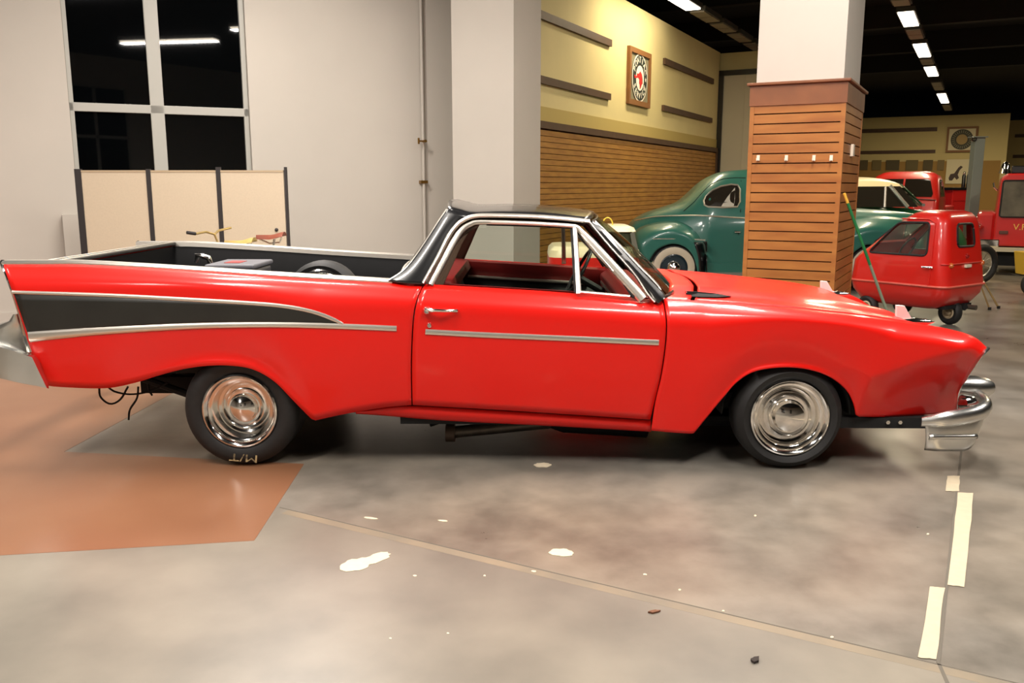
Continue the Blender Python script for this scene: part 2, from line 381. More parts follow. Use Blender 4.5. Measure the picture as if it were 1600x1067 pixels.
# --- long cream wall with slat boards
a0 = Vector((0.23, 8.1, 0)); ad = Vector((0.442, 0.897, 0)).normalized(); an = Vector((ad.y, -ad.x, 0))
def sA(px):
    d = ray(px, 290); d = Vector((d.x, d.y, 0)); A = CAM - a0
    return (A.x * d.y - A.y * d.x) / (ad.x * d.y - ad.y * d.x)
def zA(px, py): return on_plane(px, py, a0, an).z
sAe = sA(1117)
wA = obj('wall_back', *obox(a0, ad, -an, (-1.2, sAe), (0, 0.2), 0, 4.72), CRM, smooth=False, kind='structure')
BAND = mat('olive_band', (188, 166, 98), 0.8)
WOODY = mat('honey_slat_wood', (176, 126, 52), 0.5, col2=(150, 100, 38), scale=3, stretch=(1, 1, 6))
DKW = mat('dark_brown_wood', (84, 58, 36), 0.6, noise=0.2, scale=6)
ztr = zA(845, 195)
obj('colour_band', *obox(a0, ad, an, (-1.2, sAe), (0, 0.012), ztr + 0.03, zA(845, 166)), BAND, wA, smooth=False).matrix_parent_inverse = Matrix.Translation(-wA.location)
def wa_part(name, vf, m, **k):
    o = obj(name, *vf, m, wA, smooth=False, **k); o.matrix_parent_inverse = Matrix.Translation(-wA.location); return o
wa_part('moulding', obox(a0, ad, an, (-1.2, sAe - 0.1), (0, 0.06), ztr - 0.05, ztr + 0.05), DKW)
wa_part('moulding', obox(a0, ad, an, (sAe - 0.16, sAe - 0.06), (0, 0.06), 0, ztr), DKW)
wa_part('slat_backing', obox(a0, ad, an, (-1.2, sAe - 0.16), (0, 0.01), 0, ztr - 0.05), mat('slat_groove', (70, 46, 20), 0.8))
z = 0.05
while z < ztr - 0.08:
    zz = min(z + 0.074, ztr - 0.05); wa_part('slat_board', obox(a0, ad, an, (-1.2, sAe - 0.17), (0.008, 0.03), z, zz), WOODY); z += 0.0825
for (xa, xb, ya, yb) in ((800, 948, 18, 31), (800, 948, 119, 131), (1030, 1106, 88, 98), (1030, 1106, 163, 172)):
    za, zb = zA(xb if xa > 900 else 845, 0), 0
    if xa == 800: zh, zl = zA(845, ya), zA(845, yb)
    else: zh, zl = zA(1030, ya), zA(1030, yb)
    wa_part('wall_batten', obox(a0, ad, an, (sA(xa) if xa > 830 else -1.2, sA(xb)), (0, 0.05), zl, zh), DKW)
# end of that wall: dark door frame and pale roller door
eA = a0 + ad * sAe
zd = on_plane(1140, 110, eA, AX).z
d1 = thing('door_1', eA + BX * 1.4, None, None, kind='structure')
obj('door_panel', *obox(eA, BX, AX, (0.12, 2.9), (0, 0.06), 0, zd - 0.1), mat('pale_door', (205, 196, 172), 0.7), d1, smooth=False)
obj('door_frame', *obox(eA, BX, AX, (-0.02, 0.12), (-0.05, 0.1), 0, zd), BLK, d1, smooth=False)
obj('door_frame', *obox(eA, BX, AX, (-0.02, 3.0), (-0.05, 0.1), zd - 0.12, zd), BLK, d1, smooth=False)
obj('door_frame', *obox(eA, BX, AX, (2.9, 3.0), (-0.05, 0.1), 0, zd), BLK, d1, smooth=False)
for k in range(1, 6): obj('door_rib', *obox(eA, BX, AX, (0.12 + 0.5 * k, 0.135 + 0.5 * k), (-0.012, 0), 0, zd - 0.12), mat('pale_door', (205, 196, 172)), d1, smooth=False)
obj('wall_end', *obox(eA + AX * 0.12, BX, AX, (-0.1, 3.1), (0, 0.2), 0, 4.72), CRM, smooth=False, kind='structure')
# --- far end walls
FARM = mat('far_wall_paint', (206, 186, 128), 0.85)
fo = on_plane(1560, 290, Vector((18.8, 36.4, 0)), AX); fo.z = 0
fw_ = obj('wall_far', *obox(fo, BX, AX, (-9, 0), (0, 0.3), 0, 1.53 + 3.2), FARM, smooth=False, kind='structure')
obj('wall_far_right', *obox(fo + AX * 5, BX, AX, (-0.6, 14), (0, 0.3), 0, 4.73), FARM, smooth=False, kind='structure')
obj('wall_far_return', *obox(fo, BX, AX, (0, 0.2), (0, 5), 0, 4.73), FARM, smooth=False, kind='structure')
def ff(vf, name, m, par=fw_):
    o = obj(name, *vf, m, par, smooth=False); o.matrix_parent_inverse = Matrix.Translation(-par.location); return o
def zF(px, py): return on_plane(px, py, fo, AX).z
def sF(px): return (on_plane(px, 290, fo, AX) - fo).dot(BX)
ff(obox(fo, BX, -AX, (-9, 0), (0, 0.03), 0, zF(1450, 252)), 'slat_panel', mat('far_slat', (160, 122, 58), 0.7))
for ya, yb in ((199, 205), (234, 239)): ff(obox(fo, BX, -AX, (-9, sF(1457)), (0, 0.06), zF(1457, yb), zF(1457, ya)), 'wall_batten', DKW)
wfr = bpy.data.objects['wall_far_right']; fo2 = fo + AX * 5
for ya, yb in ((210, 215), (242, 247)):
    ff(obox(fo2, BX, -AX, ((on_plane(1578, 290, fo2, AX) - fo2).dot(BX), 12), (0, 0.06), on_plane(1580, yb, fo2, AX).z, on_plane(1580, ya, fo2, AX).z), 'wall_batten', DKW, wfr)
# --- walls behind and beside the photographer (seen in the chrome)
wf = obj('wall_front', *box(-16, 45, -14.2, -14, 0, 6), WHT, smooth=False, kind='structure')
obj('wall_right', *box(44.8, 45, -14, 60, 0, 6), CRM, smooth=False, kind='structure')
obj('wall_side', *box(-16, -15.8, -14, 60, 0, 6), WHT, smooth=False, kind='structure')
for i, x in enumerate((-6.5, -1.5, 5.5)):
    wv = thing('window_%d' % (i + 2), Vector((x, -13.98, 1.6)), None, None, kind='structure')
    for a in (0, 1):
        for b in (0, 1):
            obj('pane', *box(x - 1.1 + a * 1.15, x - 0.05 + a * 1.15, -14, -13.96, 1.6 + b * 1.7, 3.2 + b * 1.7), PANE, wv, smooth=False)
    obj('window_frame', *join(box(x - 1.15, x - 1.1, -14, -13.93, 1.55, 4.95), box(x - 0.05, x + 0.05, -14, -13.93, 1.55, 4.95), box(x + 1.1, x + 1.15, -14, -13.93, 1.55, 4.95), box(x - 1.15, x + 1.15, -14, -13.93, 3.2, 3.3)), FRM, wv, smooth=False)
# --- ceiling lamps
LENS = mat('lit_lamp_lens', (255, 244, 222), 0.5, emit=9.0, ecol=(255, 240, 214)); LOFF = mat('unlit_lamp_lens', (150, 142, 128), 0.5); LBODY = mat('lamp_housing', (60, 58, 54), 0.6)
def lamp(p, ln, lit, lb, grp):
    e = thing('ceiling_light', p + Vector((0, 0, -0.03)), lb, 'ceiling light', grp)
    obj('housing', *obox(p, AX, BX, (-ln / 2, ln / 2), (-0.17, 0.17), 0, 0.09), LBODY, e, smooth=False)
    for k in (0, 1):
        obj('lens', *obox(p, AX, BX, (-ln / 2 + 0.03 + k * ln / 2, -0.03 + k * ln / 2), (-0.14, 0.14), -0.025, 0), LENS if lit else LOFF, e, smooth=False)
for p, ln in LIT:
    if p.y < 8.5 or p.x - 0.516 * p.y > 5: lamp(p, ln, True, 'unseen lit ceiling fixture assumed high overhead, outside the picture', 'lit ceiling fixtures above the cars')  # unseen fixtures, built to go with the area lights out of view
def lamp_at(px, py): return FL(px, py, LAMP_Z)
vis = [((1411, 18), (1421, 40), 1), ((1436, 68), (1446, 88), 1), ((1454, 104), (1461, 118), 1), ((1466, 128), (1472, 140), 0), ((1473, 146), (1482, 160), 1), ((1483, 163), (1488, 172), 0),
       ((1397, -12), (1407, 8), 0), ((1423, 46), (1432, 60), 0), ((1448, 92), (1453, 100), 0)]
base2 = lamp_at(1440, 76); 
names2 = {0: 'lit ceiling fixture nearest the front of the right-hand lamp row', 1: 'second lit ceiling fixture along the right-hand lamp row', 2: 'third lit ceiling fixture along the right-hand lamp row', 4: 'farthest lit ceiling fixture at the end of the right-hand lamp row'}
for i, (a, b, lit) in enumerate(vis):
    A_, B_ = lamp_at(*a), lamp_at(*b)
    ta, tb = (A_ - base2).dot(AX), (B_ - base2).dot(AX)
    lamp(base2 + AX * ((ta + tb) / 2), abs(tb - ta), lit, names2.get(i) or {3: 'unlit fixture just before the farthest lit one, right-hand lamp row', 5: 'unlit fixture at the far end of the right-hand lamp row', 6: 'unlit fixture at the top edge before the nearest lit one, right-hand lamp row', 7: 'unlit fixture between the first and second lit ones, right-hand lamp row', 8: 'unlit fixture between the second and third lit ones, right-hand lamp row'}[i], 'right-hand row of ceiling fixtures')
vis1 = [((1040, -20), (1084, 14), 1), ((1088, 17), (1116, 33), 0), ((1119, 36), (1144, 49), 0), ((1147, 52), (1169, 64), 0), ((1172, 67), (1190, 77), 0)]
base1 = lamp_at(1100, 24)
for (a, b, lit), nth in zip(vis1, ('', 'first', 'second', 'third', 'fourth')):
    A_, B_ = lamp_at(*a), lamp_at(*b); ta, tb = (A_ - base1).dot(AX), (B_ - base1).dot(AX)
    lamp(base1 + AX * ((ta + tb) / 2), abs(tb - ta), lit, 'lit ceiling fixture at the top edge left of the wooden column' if lit else nth + ' unlit grey fixture after the lit one, lamp row left of the wooden column', 'left-hand row of ceiling fixtures')

# --- wood-clad column
k1 = Vector((2.75, 3.1, 0)); KW, KD = 0.80, 1.2
WOODC = mat('column_slat_wood', (162, 106, 48), 0.45, col2=(140, 84, 34), scale=2.2, stretch=(1, 1, 5))
WCAP = mat('column_cap_wood', (128, 78, 44), 0.5, col2=(106, 62, 34), scale=3)
GRV = mat('column_groove', (74, 42, 20), 0.8)
col = thing('wood_clad_column', k1 - BX * KW / 2 + AX * KD / 2, 'white column clad in honey-coloured slat boards with a brown cap', 'column')
obj('shaft', *obox(k1, -BX, AX, (0.03, KW - 0.03), (0.03, KD - 0.1), 0, 6.0), WHT, col, smooth=False)
ZC = 2.47
obj('core', *obox(k1, -BX, AX, (0.012, KW - 0.012), (0.012, KD - 0.012), 0, ZC - 0.05), GRV, col, smooth=False)
z = 0.04; step = 0.0865
while z < ZC - 0.22:
    z1 = min(z + step - 0.011, ZC - 0.2)
    obj('slat_board', *obox(k1, -BX, AX, (0.03, KW - 0.03), (-0.004, 0.02), z, z1), WOODC, col, smooth=False)
    obj('slat_board', *obox(k1, -BX, AX, (-0.004, 0.02), (0.03, KD - 0.03), z, z1), WOODC, col, smooth=False)
    z += step
for (a, b) in (((-0.008, 0.03), (-0.008, 0.03)), ((KW - 0.03, KW + 0.008), (-0.008, 0.03)), ((-0.008, 0.03), (KD - 0.03, KD + 0.008))):
    obj('corner_post', *obox(k1, -BX, AX, a, b, 0, ZC - 0.2), WOODC, col, smooth=False)
obj('cap_board', *obox(k1, -BX, AX, (-0.015, KW + 0.015), (-0.015, KD + 0.015), ZC - 0.2, ZC - 0.025), WCAP, col, smooth=False)
obj('cap_ledge', *obox(k1, -BX, AX, (-0.04, KW + 0.04), (-0.04, KD + 0.04), ZC - 0.025, ZC), WCAP, col, smooth=False, bevel=0.006)
HK = mat('clear_hook_plastic', (226, 214, 196), 0.2)
for px, lb in ((1185, 'first clear slat hook from the left on the wooden column'), (1229, 'second clear slat hook from the left on the wooden column'), (1272, 'third clear slat hook from the left on the wooden column'), (1299, 'rightmost clear slat hook on the front of the wooden column')):
    p = on_plane(px, 246, k1, AX)
    obj('slat_hook', *join(obox(p, BX, -AX, (-0.013, 0.013), (0.004, 0.009), -0.03, 0.02), obox(p, BX, -AX, (-0.008, 0.008), (0.009, 0.05), -0.03, -0.024), obox(p, BX, -AX, (-0.008, 0.008), (0.045, 0.05), -0.03, -0.005)), HK, smooth=False, label=lb, cat='hook', group='slat hooks on the column')
p = on_plane(1329, 236, k1, BX)
obj('slat_bracket', *obox(p, AX, BX, (-0.05, 0.05), (0.004, 0.03), -0.05, 0.06), HK, smooth=False, bevel=0.004, label='white plastic bracket on the right side of the wooden column', cat='bracket')
# ================================================================== THE RED CUSTOM PICKUP
car = thing('custom_pickup_car', Vector((-0.1, CW / 2, 0)), 'long red low-slung custom pickup with black roof, tail fins and chrome trim', 'car')
def both(name, vf, m, parent=car, far=True, **k):
    o = obj(name, *vf, m, parent, **k) if parent is car else pobj(name, *vf, m, parent, **k)
    if far:
        if parent is car: obj(name, *mir(vf), m, car, **k)
    return o
def side(rows_px, yf):
    return grid([[P(x, y, yf(u, v)) for x, y, u, v in r] for r in rows_px])
def base_y(v): return 0.055 * (1 - v) ** 2.2 + 0.09 * max(0, (v - 0.8) / 0.2) ** 2
# rear quarter
q_top = [(4, 412), (60, 412), (120, 412), (200, 416), (300, 422), (420, 430), (520, 436), (605, 441), (662, 445)]
q_bot = [(69, 601), (95, 604), (165, 606), (210, 598), (250, 586), (290, 576), (330, 571), (370, 572), (400, 579), (430, 597), (460, 627), (490, 657), (490, 657), (530, 648), (562, 642), (600, 636), (643, 632)]
q_left = [(69, 601), (52, 560), (40, 518), (20, 455), (4, 412)]
q_right = [(643, 632), (642, 570), (645, 500), (652, 465), (662, 445)]
qrows = coons(q_top, q_bot, q_left, q_right, 80, 18)
def qy(u, v):
    lip = 0.03 * math.exp(-((v - 0.0) / 0.06) ** 2) * math.exp(-((u - 0.47) / 0.2) ** 2)
    return base_y(v) - lip + 0.012 * math.sin(PI * min(1, v / 0.8)) * 0
quarter = side(qrows, qy); qt = bvh(quarter)
quarter_o = both('rear_quarter_panel', quarter, RED, solid=0.012)
# door
d_top = [(664, 445), (750, 450), (900, 459), (1000, 467), (1035, 471)]
d_bot = [(645, 632), (800, 641), (1016, 655)]
d_left = [(645, 632), (644, 570), (647, 500), (654, 465), (664, 445)]
d_right = [(1016, 655), (1022, 628), (1032, 585), (1039, 535), (1040, 500), (1035, 471)]
drows = coons(d_top, d_bot, d_left, d_right, 40, 18)
door = side(drows, lambda u, v: base_y(v)); dt = bvh(door)
door_o = both('door', door, RED, solid=0.012)
far_door = [o for o in bpy.data.objects if o.name.startswith('door.')][-1]
# front fender
f_top = [(1037, 468), (1090, 471), (1160, 476), (1250, 484), (1340, 494), (1420, 505), (1480, 515), (1520, 527), (1542, 545)]
f_bot = [(1017.5, 672), (1050, 675), (1083, 677), (1083, 677), (1105, 650), (1130, 620), (1152, 596), (1180, 580), (1222, 574), (1262, 577), (1297, 589), (1322, 609), (1334, 632), (1337, 650), (1337, 650), (1380, 650), (1440, 648), (1494, 641)]
f_left = [(1017.5, 672), (1024, 628), (1034, 585), (1041, 535), (1042, 500), (1037, 468)]
f_right = [(1494, 641), (1497, 612), (1510, 590), (1528, 563), (1542, 545)]
frows = coons(f_top, f_bot, f_left, f_right, 90, 40)
def fy(u, v):
    cre = 0.22 + 0.72 * (u - 0.62) / 0.38
    dip = 0.20 * sst((u - 0.52) / 0.34) * max(0, cre - v)
    lip = 0.02 * math.exp(-(v / 0.05) ** 2) * math.exp(-((u - 0.42) / 0.2) ** 2)
    return base_y(v) + dip - lip + 0.05 * sst((u - 0.93) / 0.07)
fender = side(frows, fy); ft = bvh(fender)
both('front_fender', fender, RED, solid=0.012)
# rocker sill under the door
rk = coons([(556, 643), (600, 637), (643, 634), (800, 643), (1017, 657)], [(556, 645), (600, 648), (700, 656), (860, 664), (1017, 673)], [(556, 645), (556, 643)], [(1017, 673), (1017, 657)], 40, 6)
both('rocker_sill', side(rk, lambda u, v: 0.085 - 0.012 * math.sin(PI * v) + 0.02 * (1 - v) ** 2), RED, solid=0.012)
# black sheet standing in for the shade behind the shut lines
both('shut_line_shade', grid([[P(x, y, 0.11) for x, y in r] for r in ([(636, 640), (700, 640), (1030, 664)], [(640, 560), (700, 560), (1050, 560)], [(650, 458), (700, 458), (1048, 476)])]), UND, solid=0.004)

# black insert and chrome on the quarter, chrome on the door
ins = coons([(23, 459), (200, 465), (380, 473), (450, 479), (500, 490), (534, 504)], [(47, 528), (150, 517), (300, 508), (420, 505), (534, 508)], [(47, 528), (23, 459)], [(534, 508), (534, 504)], 50, 6)
insm = grid([[cast(x, y, qt) - Vector((0, 0.006, 0)) for x, y, u, v in r] for r in ins])
both('side_insert', insm, INS, solid=0.004, label='charcoal black insert panel between chrome strips')
both('trim_strip', ribbon([(20, 456, 6), (170, 461, 6.5), (300, 468, 7), (400, 474, 7), (450, 479, 7), (490, 487, 7), (520, 498, 7), (536, 506, 5)], 0.012, 50, qt), BRU)
both('trim_strip', ribbon([(46, 525, 19), (150, 517, 14), (300, 509, 11), (420, 507, 10), (520, 509, 10), (620, 513, 10)], 0.014, 50, qt), BRU)
tr = pobj('trim_strip', *ribbon([(665, 518, 10), (760, 523, 10), (900, 529, 10), (1029, 535, 10)], 0.014, 40, dt), BRU, door_o)
pobj('trim_strip', *mir(ribbon([(665, 518, 10), (760, 523, 10), (900, 529, 10), (1029, 535, 10)], 0.014, 40, dt)), BRU, far_door)
# door handle and lock
def handle(mm):
    h1 = cast(664, 485, dt); h2 = cast(714, 484, dt)
    bar = tube([h1 + Vector((0.01, -0.03, 0.008)), h1.lerp(h2, 0.3) + Vector((0, -0.045, 0.006)), h1.lerp(h2, 0.7) + Vector((0, -0.045, 0.002)), h2 + Vector((0, -0.02, -0.002)), h2 + Vector((0.003, 0.01, -0.004))], [0.011, 0.010, 0.009, 0.010, 0.008])
    btn = lathe([(0.001, -0.035), (0.012, -0.035), (0.02, -0.025), (0.024, 0.0), (0.024, 0.02)], h1 + Vector((0.012, 0, 0)), 'Y', 20)
    lk = cast(671, 508, dt); lock = lathe([(0.001, -0.014), (0.010, -0.014), (0.016, -0.006), (0.018, 0.01)], lk, 'Y', 18)
    par = far_door if mm else door_o
    for n, g in (('handle', bar), ('handle_button', btn), ('key_lock', lock)): pobj(n, *(mir(g) if mm else g), CHR, par)
handle(False); handle(True)

# hood and cowl across the top
topn = fender[0][-91:]                                # top row of the fender, cowl to nose
def hood_pt(i, v, t):
    a = topn[i]; y = a.y + (CW - 2 * a.y) * v
    u = i / 90
    c = 4 * v * (1 - v)
    bow = 0.14 * c * (1 - sst(u / 0.5)) - 0.12 * c * sst((u - 0.7) / 0.3)
    zc = 0.035 * c ** 0.6 * (1 - sst((u - 0.55) / 0.4)) + 0.012 * (math.exp(-((v - 0.2) / 0.05) ** 2) + math.exp(-((v - 0.8) / 0.05) ** 2)) * (1 - sst((u - 0.8) / 0.2))
    valley = -0.012 * (math.exp(-((v - 0.09) / 0.035) ** 2) + math.exp(-((v - 0.91) / 0.035) ** 2)) * (1 - sst((u - 0.7) / 0.3))
    droop = -0.10 * c ** 0.5 * sst((u - 0.72) / 0.28)
    return Vector((a.x + bow, y, a.z + zc + valley + droop + t))
NV = 40
cowl = grid([[hood_pt(i, k / NV, 0) for k in range(NV + 1)] for i in range(0, 8)])
obj('cowl', *cowl, RED, car, solid=0.01)
hood = grid([[hood_pt(i, k / NV, 0) for k in range(NV + 1)] for i in range(8, 91)])
# the gap between cowl and hood: pull the first hood row forward a little
hv = [v.copy() for v in hood[0]]
for k in range(NV + 1): hv[k].x += 0.005
obj('hood', hv, hood[1], RED, car, solid=0.01); ht = bvh((hv, hood[1]))
# slot beside the hood, its inner shade a black plate laid on the surface
for mm in (0, 1):
    pl = [(1071, 458), (1090, 459), (1120, 462), (1142, 466), (1120, 467.5), (1090, 467), (1072, 465.5)]
    c3 = [cast(x, y, ht, 0.25) for x, y in pl]
    g = prism([p + Vector((0, -0.002, 0.010)) for p in c3], (0, 0, 0.003)); lip = tube([p + Vector((0, 0, 0.006)) for p in [c3[0], c3[1], c3[2], c3[3]]], 0.005)
    obj('hood_vent_dark', *(mir(g) if mm else g), UND, car, smooth=False); obj('vent_lip', *(mir(lip) if mm else lip), RED, car)
# hood spears
for mm in (0, 1):
    b0 = cast(1420, 500, ht, 0.3); 
    fin = prism([b0 + Vector(q) for q in ((-0.07, 0, -0.01), (-0.075, 0, 0.085), (-0.03, 0, 0.082), (0.015, 0, 0.012), (0.09, 0, -0.004), (0.09, 0, -0.02))], (0, 0.022, 0))
    foot = lathe([(0.001, -0.13), (0.012, -0.10), (0.022, -0.05), (0.024, 0.02), (0.016, 0.09), (0.001, 0.13)], b0 + Vector((0.02, 0.006, -0.012)), 'X', 14, -1)
    if mm: fin, foot = mir(fin), mir(foot)
    s = obj('hood_spear', *fin, mat('spear_metal', (232, 230, 226), 0.45, metal=0.35), car, smooth=False, bevel=0.003); pobj('spear_base', *foot, CHR, s)
# nose: headlamps, grille, chrome edges
fr = [fender[0][j * 2 * 91 + 90] for j in range(21)]      # front edge of the fender, bottom to top
edge = tube([p + Vector((0.006, 0.004, 0)) for p in fr], [0.012] * 3 + [0.006] * 15 + [0.008, 0.011, 0.012], 8)
both('headlamp_brow', edge, BUMP)
for mm in (0, 1):
    c = Vector((fr[9].x - 0.06, 0.42, fr[9].z + 0.03))
    bez = lathe([(0.135, 0.10), (0.14, 0.0), (0.128, -0.02), (0.105, 0.0), (0.10, 0.05)], c, 'X', 28, 1); lens = lathe([(0.001, -0.03), (0.05, -0.024), (0.09, -0.004), (0.106, 0.03)], c, 'X', 28, 1)
    if mm: bez, lens = mir(bez), mir(lens)
    h = obj('headlamp', *lens, mat('headlamp_glass', (225, 228, 225), 0.08, coat=1), car); pobj('headlamp_bezel', *bez, CHR, h)
    lens2 = lathe([(0.001, -0.05), (0.03, -0.045), (0.05, -0.02), (0.055, 0.03)], Vector((fr[2].x - 0.02, 0.1, fr[2].z + 0.035)), 'X', 20, 1)
    obj('parking_lamp', *(mir(lens2) if mm else lens2), CHR, car)
obj('nose_panel', *grid([[Vector((p.x - 0.03 - 0.05 * 0, y, p.z)) for y in (p.y, 0.3, 0.95, 1.6, CW - p.y)] for p in fr]), RED, car, solid=0.01)
obj('grille_cavity', *box(fr[6].x - 0.16, fr[6].x - 0.005, 0.48, CW - 0.48, 0.36, 0.62), UND, car, smooth=False)
for k in range(4): obj('grille_bar', *tube([(fr[6].x + 0.02, 0.48, 0.39 + k * 0.06), (fr[6].x + 0.05, 0.95, 0.39 + k * 0.06), (fr[6].x + 0.02, CW - 0.48, 0.39 + k * 0.06)], 0.014), CHR, car)
# front bumper
bl = [(2.17, 0.0), (2.28, -0.03), (2.40, -0.03), (2.49, 0.0), (2.55, 0.08), (2.58, 0.25), (2.60, 0.6), (2.61, 0.95)]
bl = bl + [(x, CW - y) for x, y in reversed(bl[:-1])]
zr = [0.297, 0.32, 0.34, 0.36, 0.373, 0.38, 0.38, 0.38]; zr = zr + zr[-2::-1]
rows = []
cs = cr([(x, y, z) for (x, y), z in zip(bl, zr)], -60)
for i, (x, y, z) in enumerate(cs):
    t = Vector(cs[min(i + 1, 60)]) - Vector(cs[max(i - 1, 0)]); t.z = 0; t.normalize(); n = Vector((t.y, -t.x, 0))
    sh = 0.55 + 0.45 * sst(min(i, 60 - i) / 3)
    rows.append([Vector((x, y, z)) + n * (0.032 * math.cos(a) * (1.15 if math.cos(a) > 0 else 0.8)) * sh + Vector((0, 0, 0.048 * math.sin(a) * sh)) for a in [2 * PI * k / 12 for k in range(12)]])
bv, bf = grid(rows, True); bf += [tuple(range(12)), tuple(range(len(bv) - 1, len(bv) - 13, -1))]
bump = obj('front_bumper', bv, bf, BUMP, car)
for mm in (0, 1):
    wing = []
    xs = [2.185 + 0.39 * k / 20 for k in range(21)]
    for j in range(9):
        v = j / 8; r = []
        for k, x in enumerate(xs):
            u = k / 20
            yy = -0.025 + (0.16 * max(0, (x - 2.44) / 0.135) ** 2 if x > 2.44 else 0) + 0.02 * (1 - min(1, u * 6))
            ztop = 0.295 + 0.06 * u; zb = 0.135 + 0.16 * max(0, (u - 0.55) / 0.45) ** 2
            xx = x + 0.018 * (1 - v) * (1 - 2.4 * u)
            r.append(Vector((xx, yy - 0.012 * math.sin(PI * v) + 0.015 * (1 - v) ** 3, zb + (ztop - zb) * v)))
        wing.append(r)
    g = grid(wing)
    rib = grid([[Vector((x, -0.036 + (0.16 * max(0, (x - 2.44) / 0.135) ** 2 if x > 2.44 else 0) - 0.012 * math.cos(a), 0.222 + 0.012 * (x - 2.2) + 0.012 * math.sin(a))) for a in [PI * k / 6 - PI / 2 for k in range(7)]] for x in [2.2 + 0.26 * k / 10 for k in range(11)]])
    bul = lathe([(0.07, 0.2), (0.074, 0.06), (0.07, 0.0), (0.055, -0.07), (0.035, -0.10), (0.001, -0.105)], Vector((2.60, 0.30, 0.42)), 'X', 24, 1)
    for n, q in (('bumper_wing', g), ('bumper_rib', rib), ('bumper_bullet', bul)):
        pobj(n, *(mir(q) if mm else q), BUMP, bump, solid=0.006 if n != 'bumper_bullet' else 0)
for mm in (0, 1):
    g = box(1.72, 2.3, 0.14, 0.20, 0.22, 0.28); o = obj('bumper_bracket', *(mir(g) if mm else g), UND, car, smooth=False)
    for x in (1386, 1405):
        p = P(x, 659, 0.14); q = lathe([(0.001, -0.016), (0.012, -0.016), (0.014, 0.002)], p, 'Y', 6); pobj('bolt', *(mir(q) if mm else q), CHR, o, smooth=False)

# tail: chrome fin edge, lamp housing, rear bumper
ql = [quarter[0][j * 81] for j in range(19)]
both('tail_fin_edge', tube([p + Vector((-0.006, 0.01, 0)) for p in ql[5:]] + [ql[-1] + Vector((-0.01, 0.02, 0.012))], [0.022, 0.02, 0.017, 0.015, 0.013] + [0.011] * 7 + [0.012, 0.016, 0.014], 8), CHR)
hz0, hz1, hzc = P(30, 551, 0.02), P(30, 506, 0.02), P(46, 548, 0.02)
for mm in (0, 1):
    rows = []
    for j, (py, xl, xr) in enumerate(((553, -60, 53), (545, -60, 49), (530, -56, 44), (516, -44, 39), (507, -10, 36), (501, 12, 33), (490, 22, 30))):
        a, b = P(xl, py, 0.03), P(xr, py, 0.03); c = (a + b) / 2; hw = (b.x - a.x) / 2
        rows.append([Vector((c.x + hw * math.copysign(abs(math.cos(t)) ** 0.7, math.cos(t)), 0.12 + 0.115 * math.copysign(abs(math.sin(t)) ** 0.7, math.sin(t)), a.z)) for t in [2 * PI * k / 20 for k in range(20)]])
    v, f = grid(rows, True); f.append(tuple(range(len(v) - 20, len(v)))); f.append(tuple(range(20)))
    o = obj('tail_lamp_housing', *(mir((v, f)) if mm else (v, f)), BUMP, car)
    rl = lathe([(0.001, -0.03), (0.04, -0.02), (0.06, 0.01)], Vector((P(-38, 530, 0.1).x, 0.12, P(0, 528, 0.1).z)), 'X', 18, -1)
    pobj('tail_lamp_lens', *(mir(rl) if mm else rl), mat('red_lens', (150, 10, 12), 0.1, coat=1), o)
rp = [(-2.675, -0.005), (-2.82, -0.02), (-2.94, 0.0), (-3.03, 0.08), (-3.07, 0.3), (-3.08, 0.95)]; rp = rp + [(x, CW - y) for x, y in reversed(rp[:-1])]
zt_l = [P(54, 556, 0).z, P(0, 540, 0).z] + [P(0, 540, 0).z + 0.02] * 4; zb_l = [P(71, 606, 0).z, P(0, 592, 0).z] + [P(0, 592, 0).z + 0.02] * 4
zt_l += zt_l[-2::-1]; zb_l += zb_l[-2::-1]
csb = cr([(x, y, a, b) for (x, y), a, b in zip(rp, zt_l, zb_l)], -60); rows = []
for i, (x, y, a, b) in enumerate(csb):
    t = Vector(csb[min(i + 1, 60)][:2] + (0,)) - Vector(csb[max(i - 1, 0)][:2] + (0,)); t.normalize(); n = Vector((-t.y, t.x, 0))
    k = sst((3 - min(i, 60 - i)) / 3.0)
    row = []
    for h, d in ((1, -0.035), (1, 0.004), (0.93, 0.018), (0.72, 0.03), (0.66, 0.012), (0.4, 0.014), (0.12, 0.008), (0, -0.01), (0.04, -0.03)):
        row.append(Vector((x, y, b + (a - b) * h)) - n * d + Vector((0.065 * (1 - h) * k, 0, 0)))
    rows.append(row)
bv, bf = grid(rows, True); bf += [tuple(range(9)), tuple(range(len(bv) - 1, len(bv) - 10, -1))]
obj('rear_bumper', bv, bf, BUMP, car, angle=25)

# load bed
qtop = quarter[0][-81:]
idx = range(0, 81)
rail = grid([[qtop[i] + Vector((0, dy, dz)) for dy, dz in ((-0.012, -0.012), (-0.014, 0.006), (0.0, 0.016), (0.05, 0.018), (0.075, 0.010), (0.078, -0.02), (0.03, -0.02))] for i in range(0, 75)], True)
both('bed_rail', rail, BRU, angle=60)
zf = 0.62
inner = grid([[Vector((qtop[i].x, qtop[i].y + 0.07, zz if zz is not None else qtop[i].z - 0.01)) for i in range(8, 78)] for zz in (zf, 0.8, None)])
both('bed_side', inner, LINER, solid=0.01)
xg = qtop[9].x
obj('bed_floor', *box(xg, -0.72, 0.16, CW - 0.16, zf - 0.03, zf), LINER, car, smooth=False)
gate = obj('tailgate', *box(xg - 0.06, xg, 0.1, CW - 0.1, 0.5, qtop[9].z - 0.01), RED, car, smooth=False, bevel=0.01)
pobj('gate_liner', *box(xg, xg + 0.012, 0.14, CW - 0.14, 0.55, qtop[9].z - 0.02), LINER, gate, smooth=False)
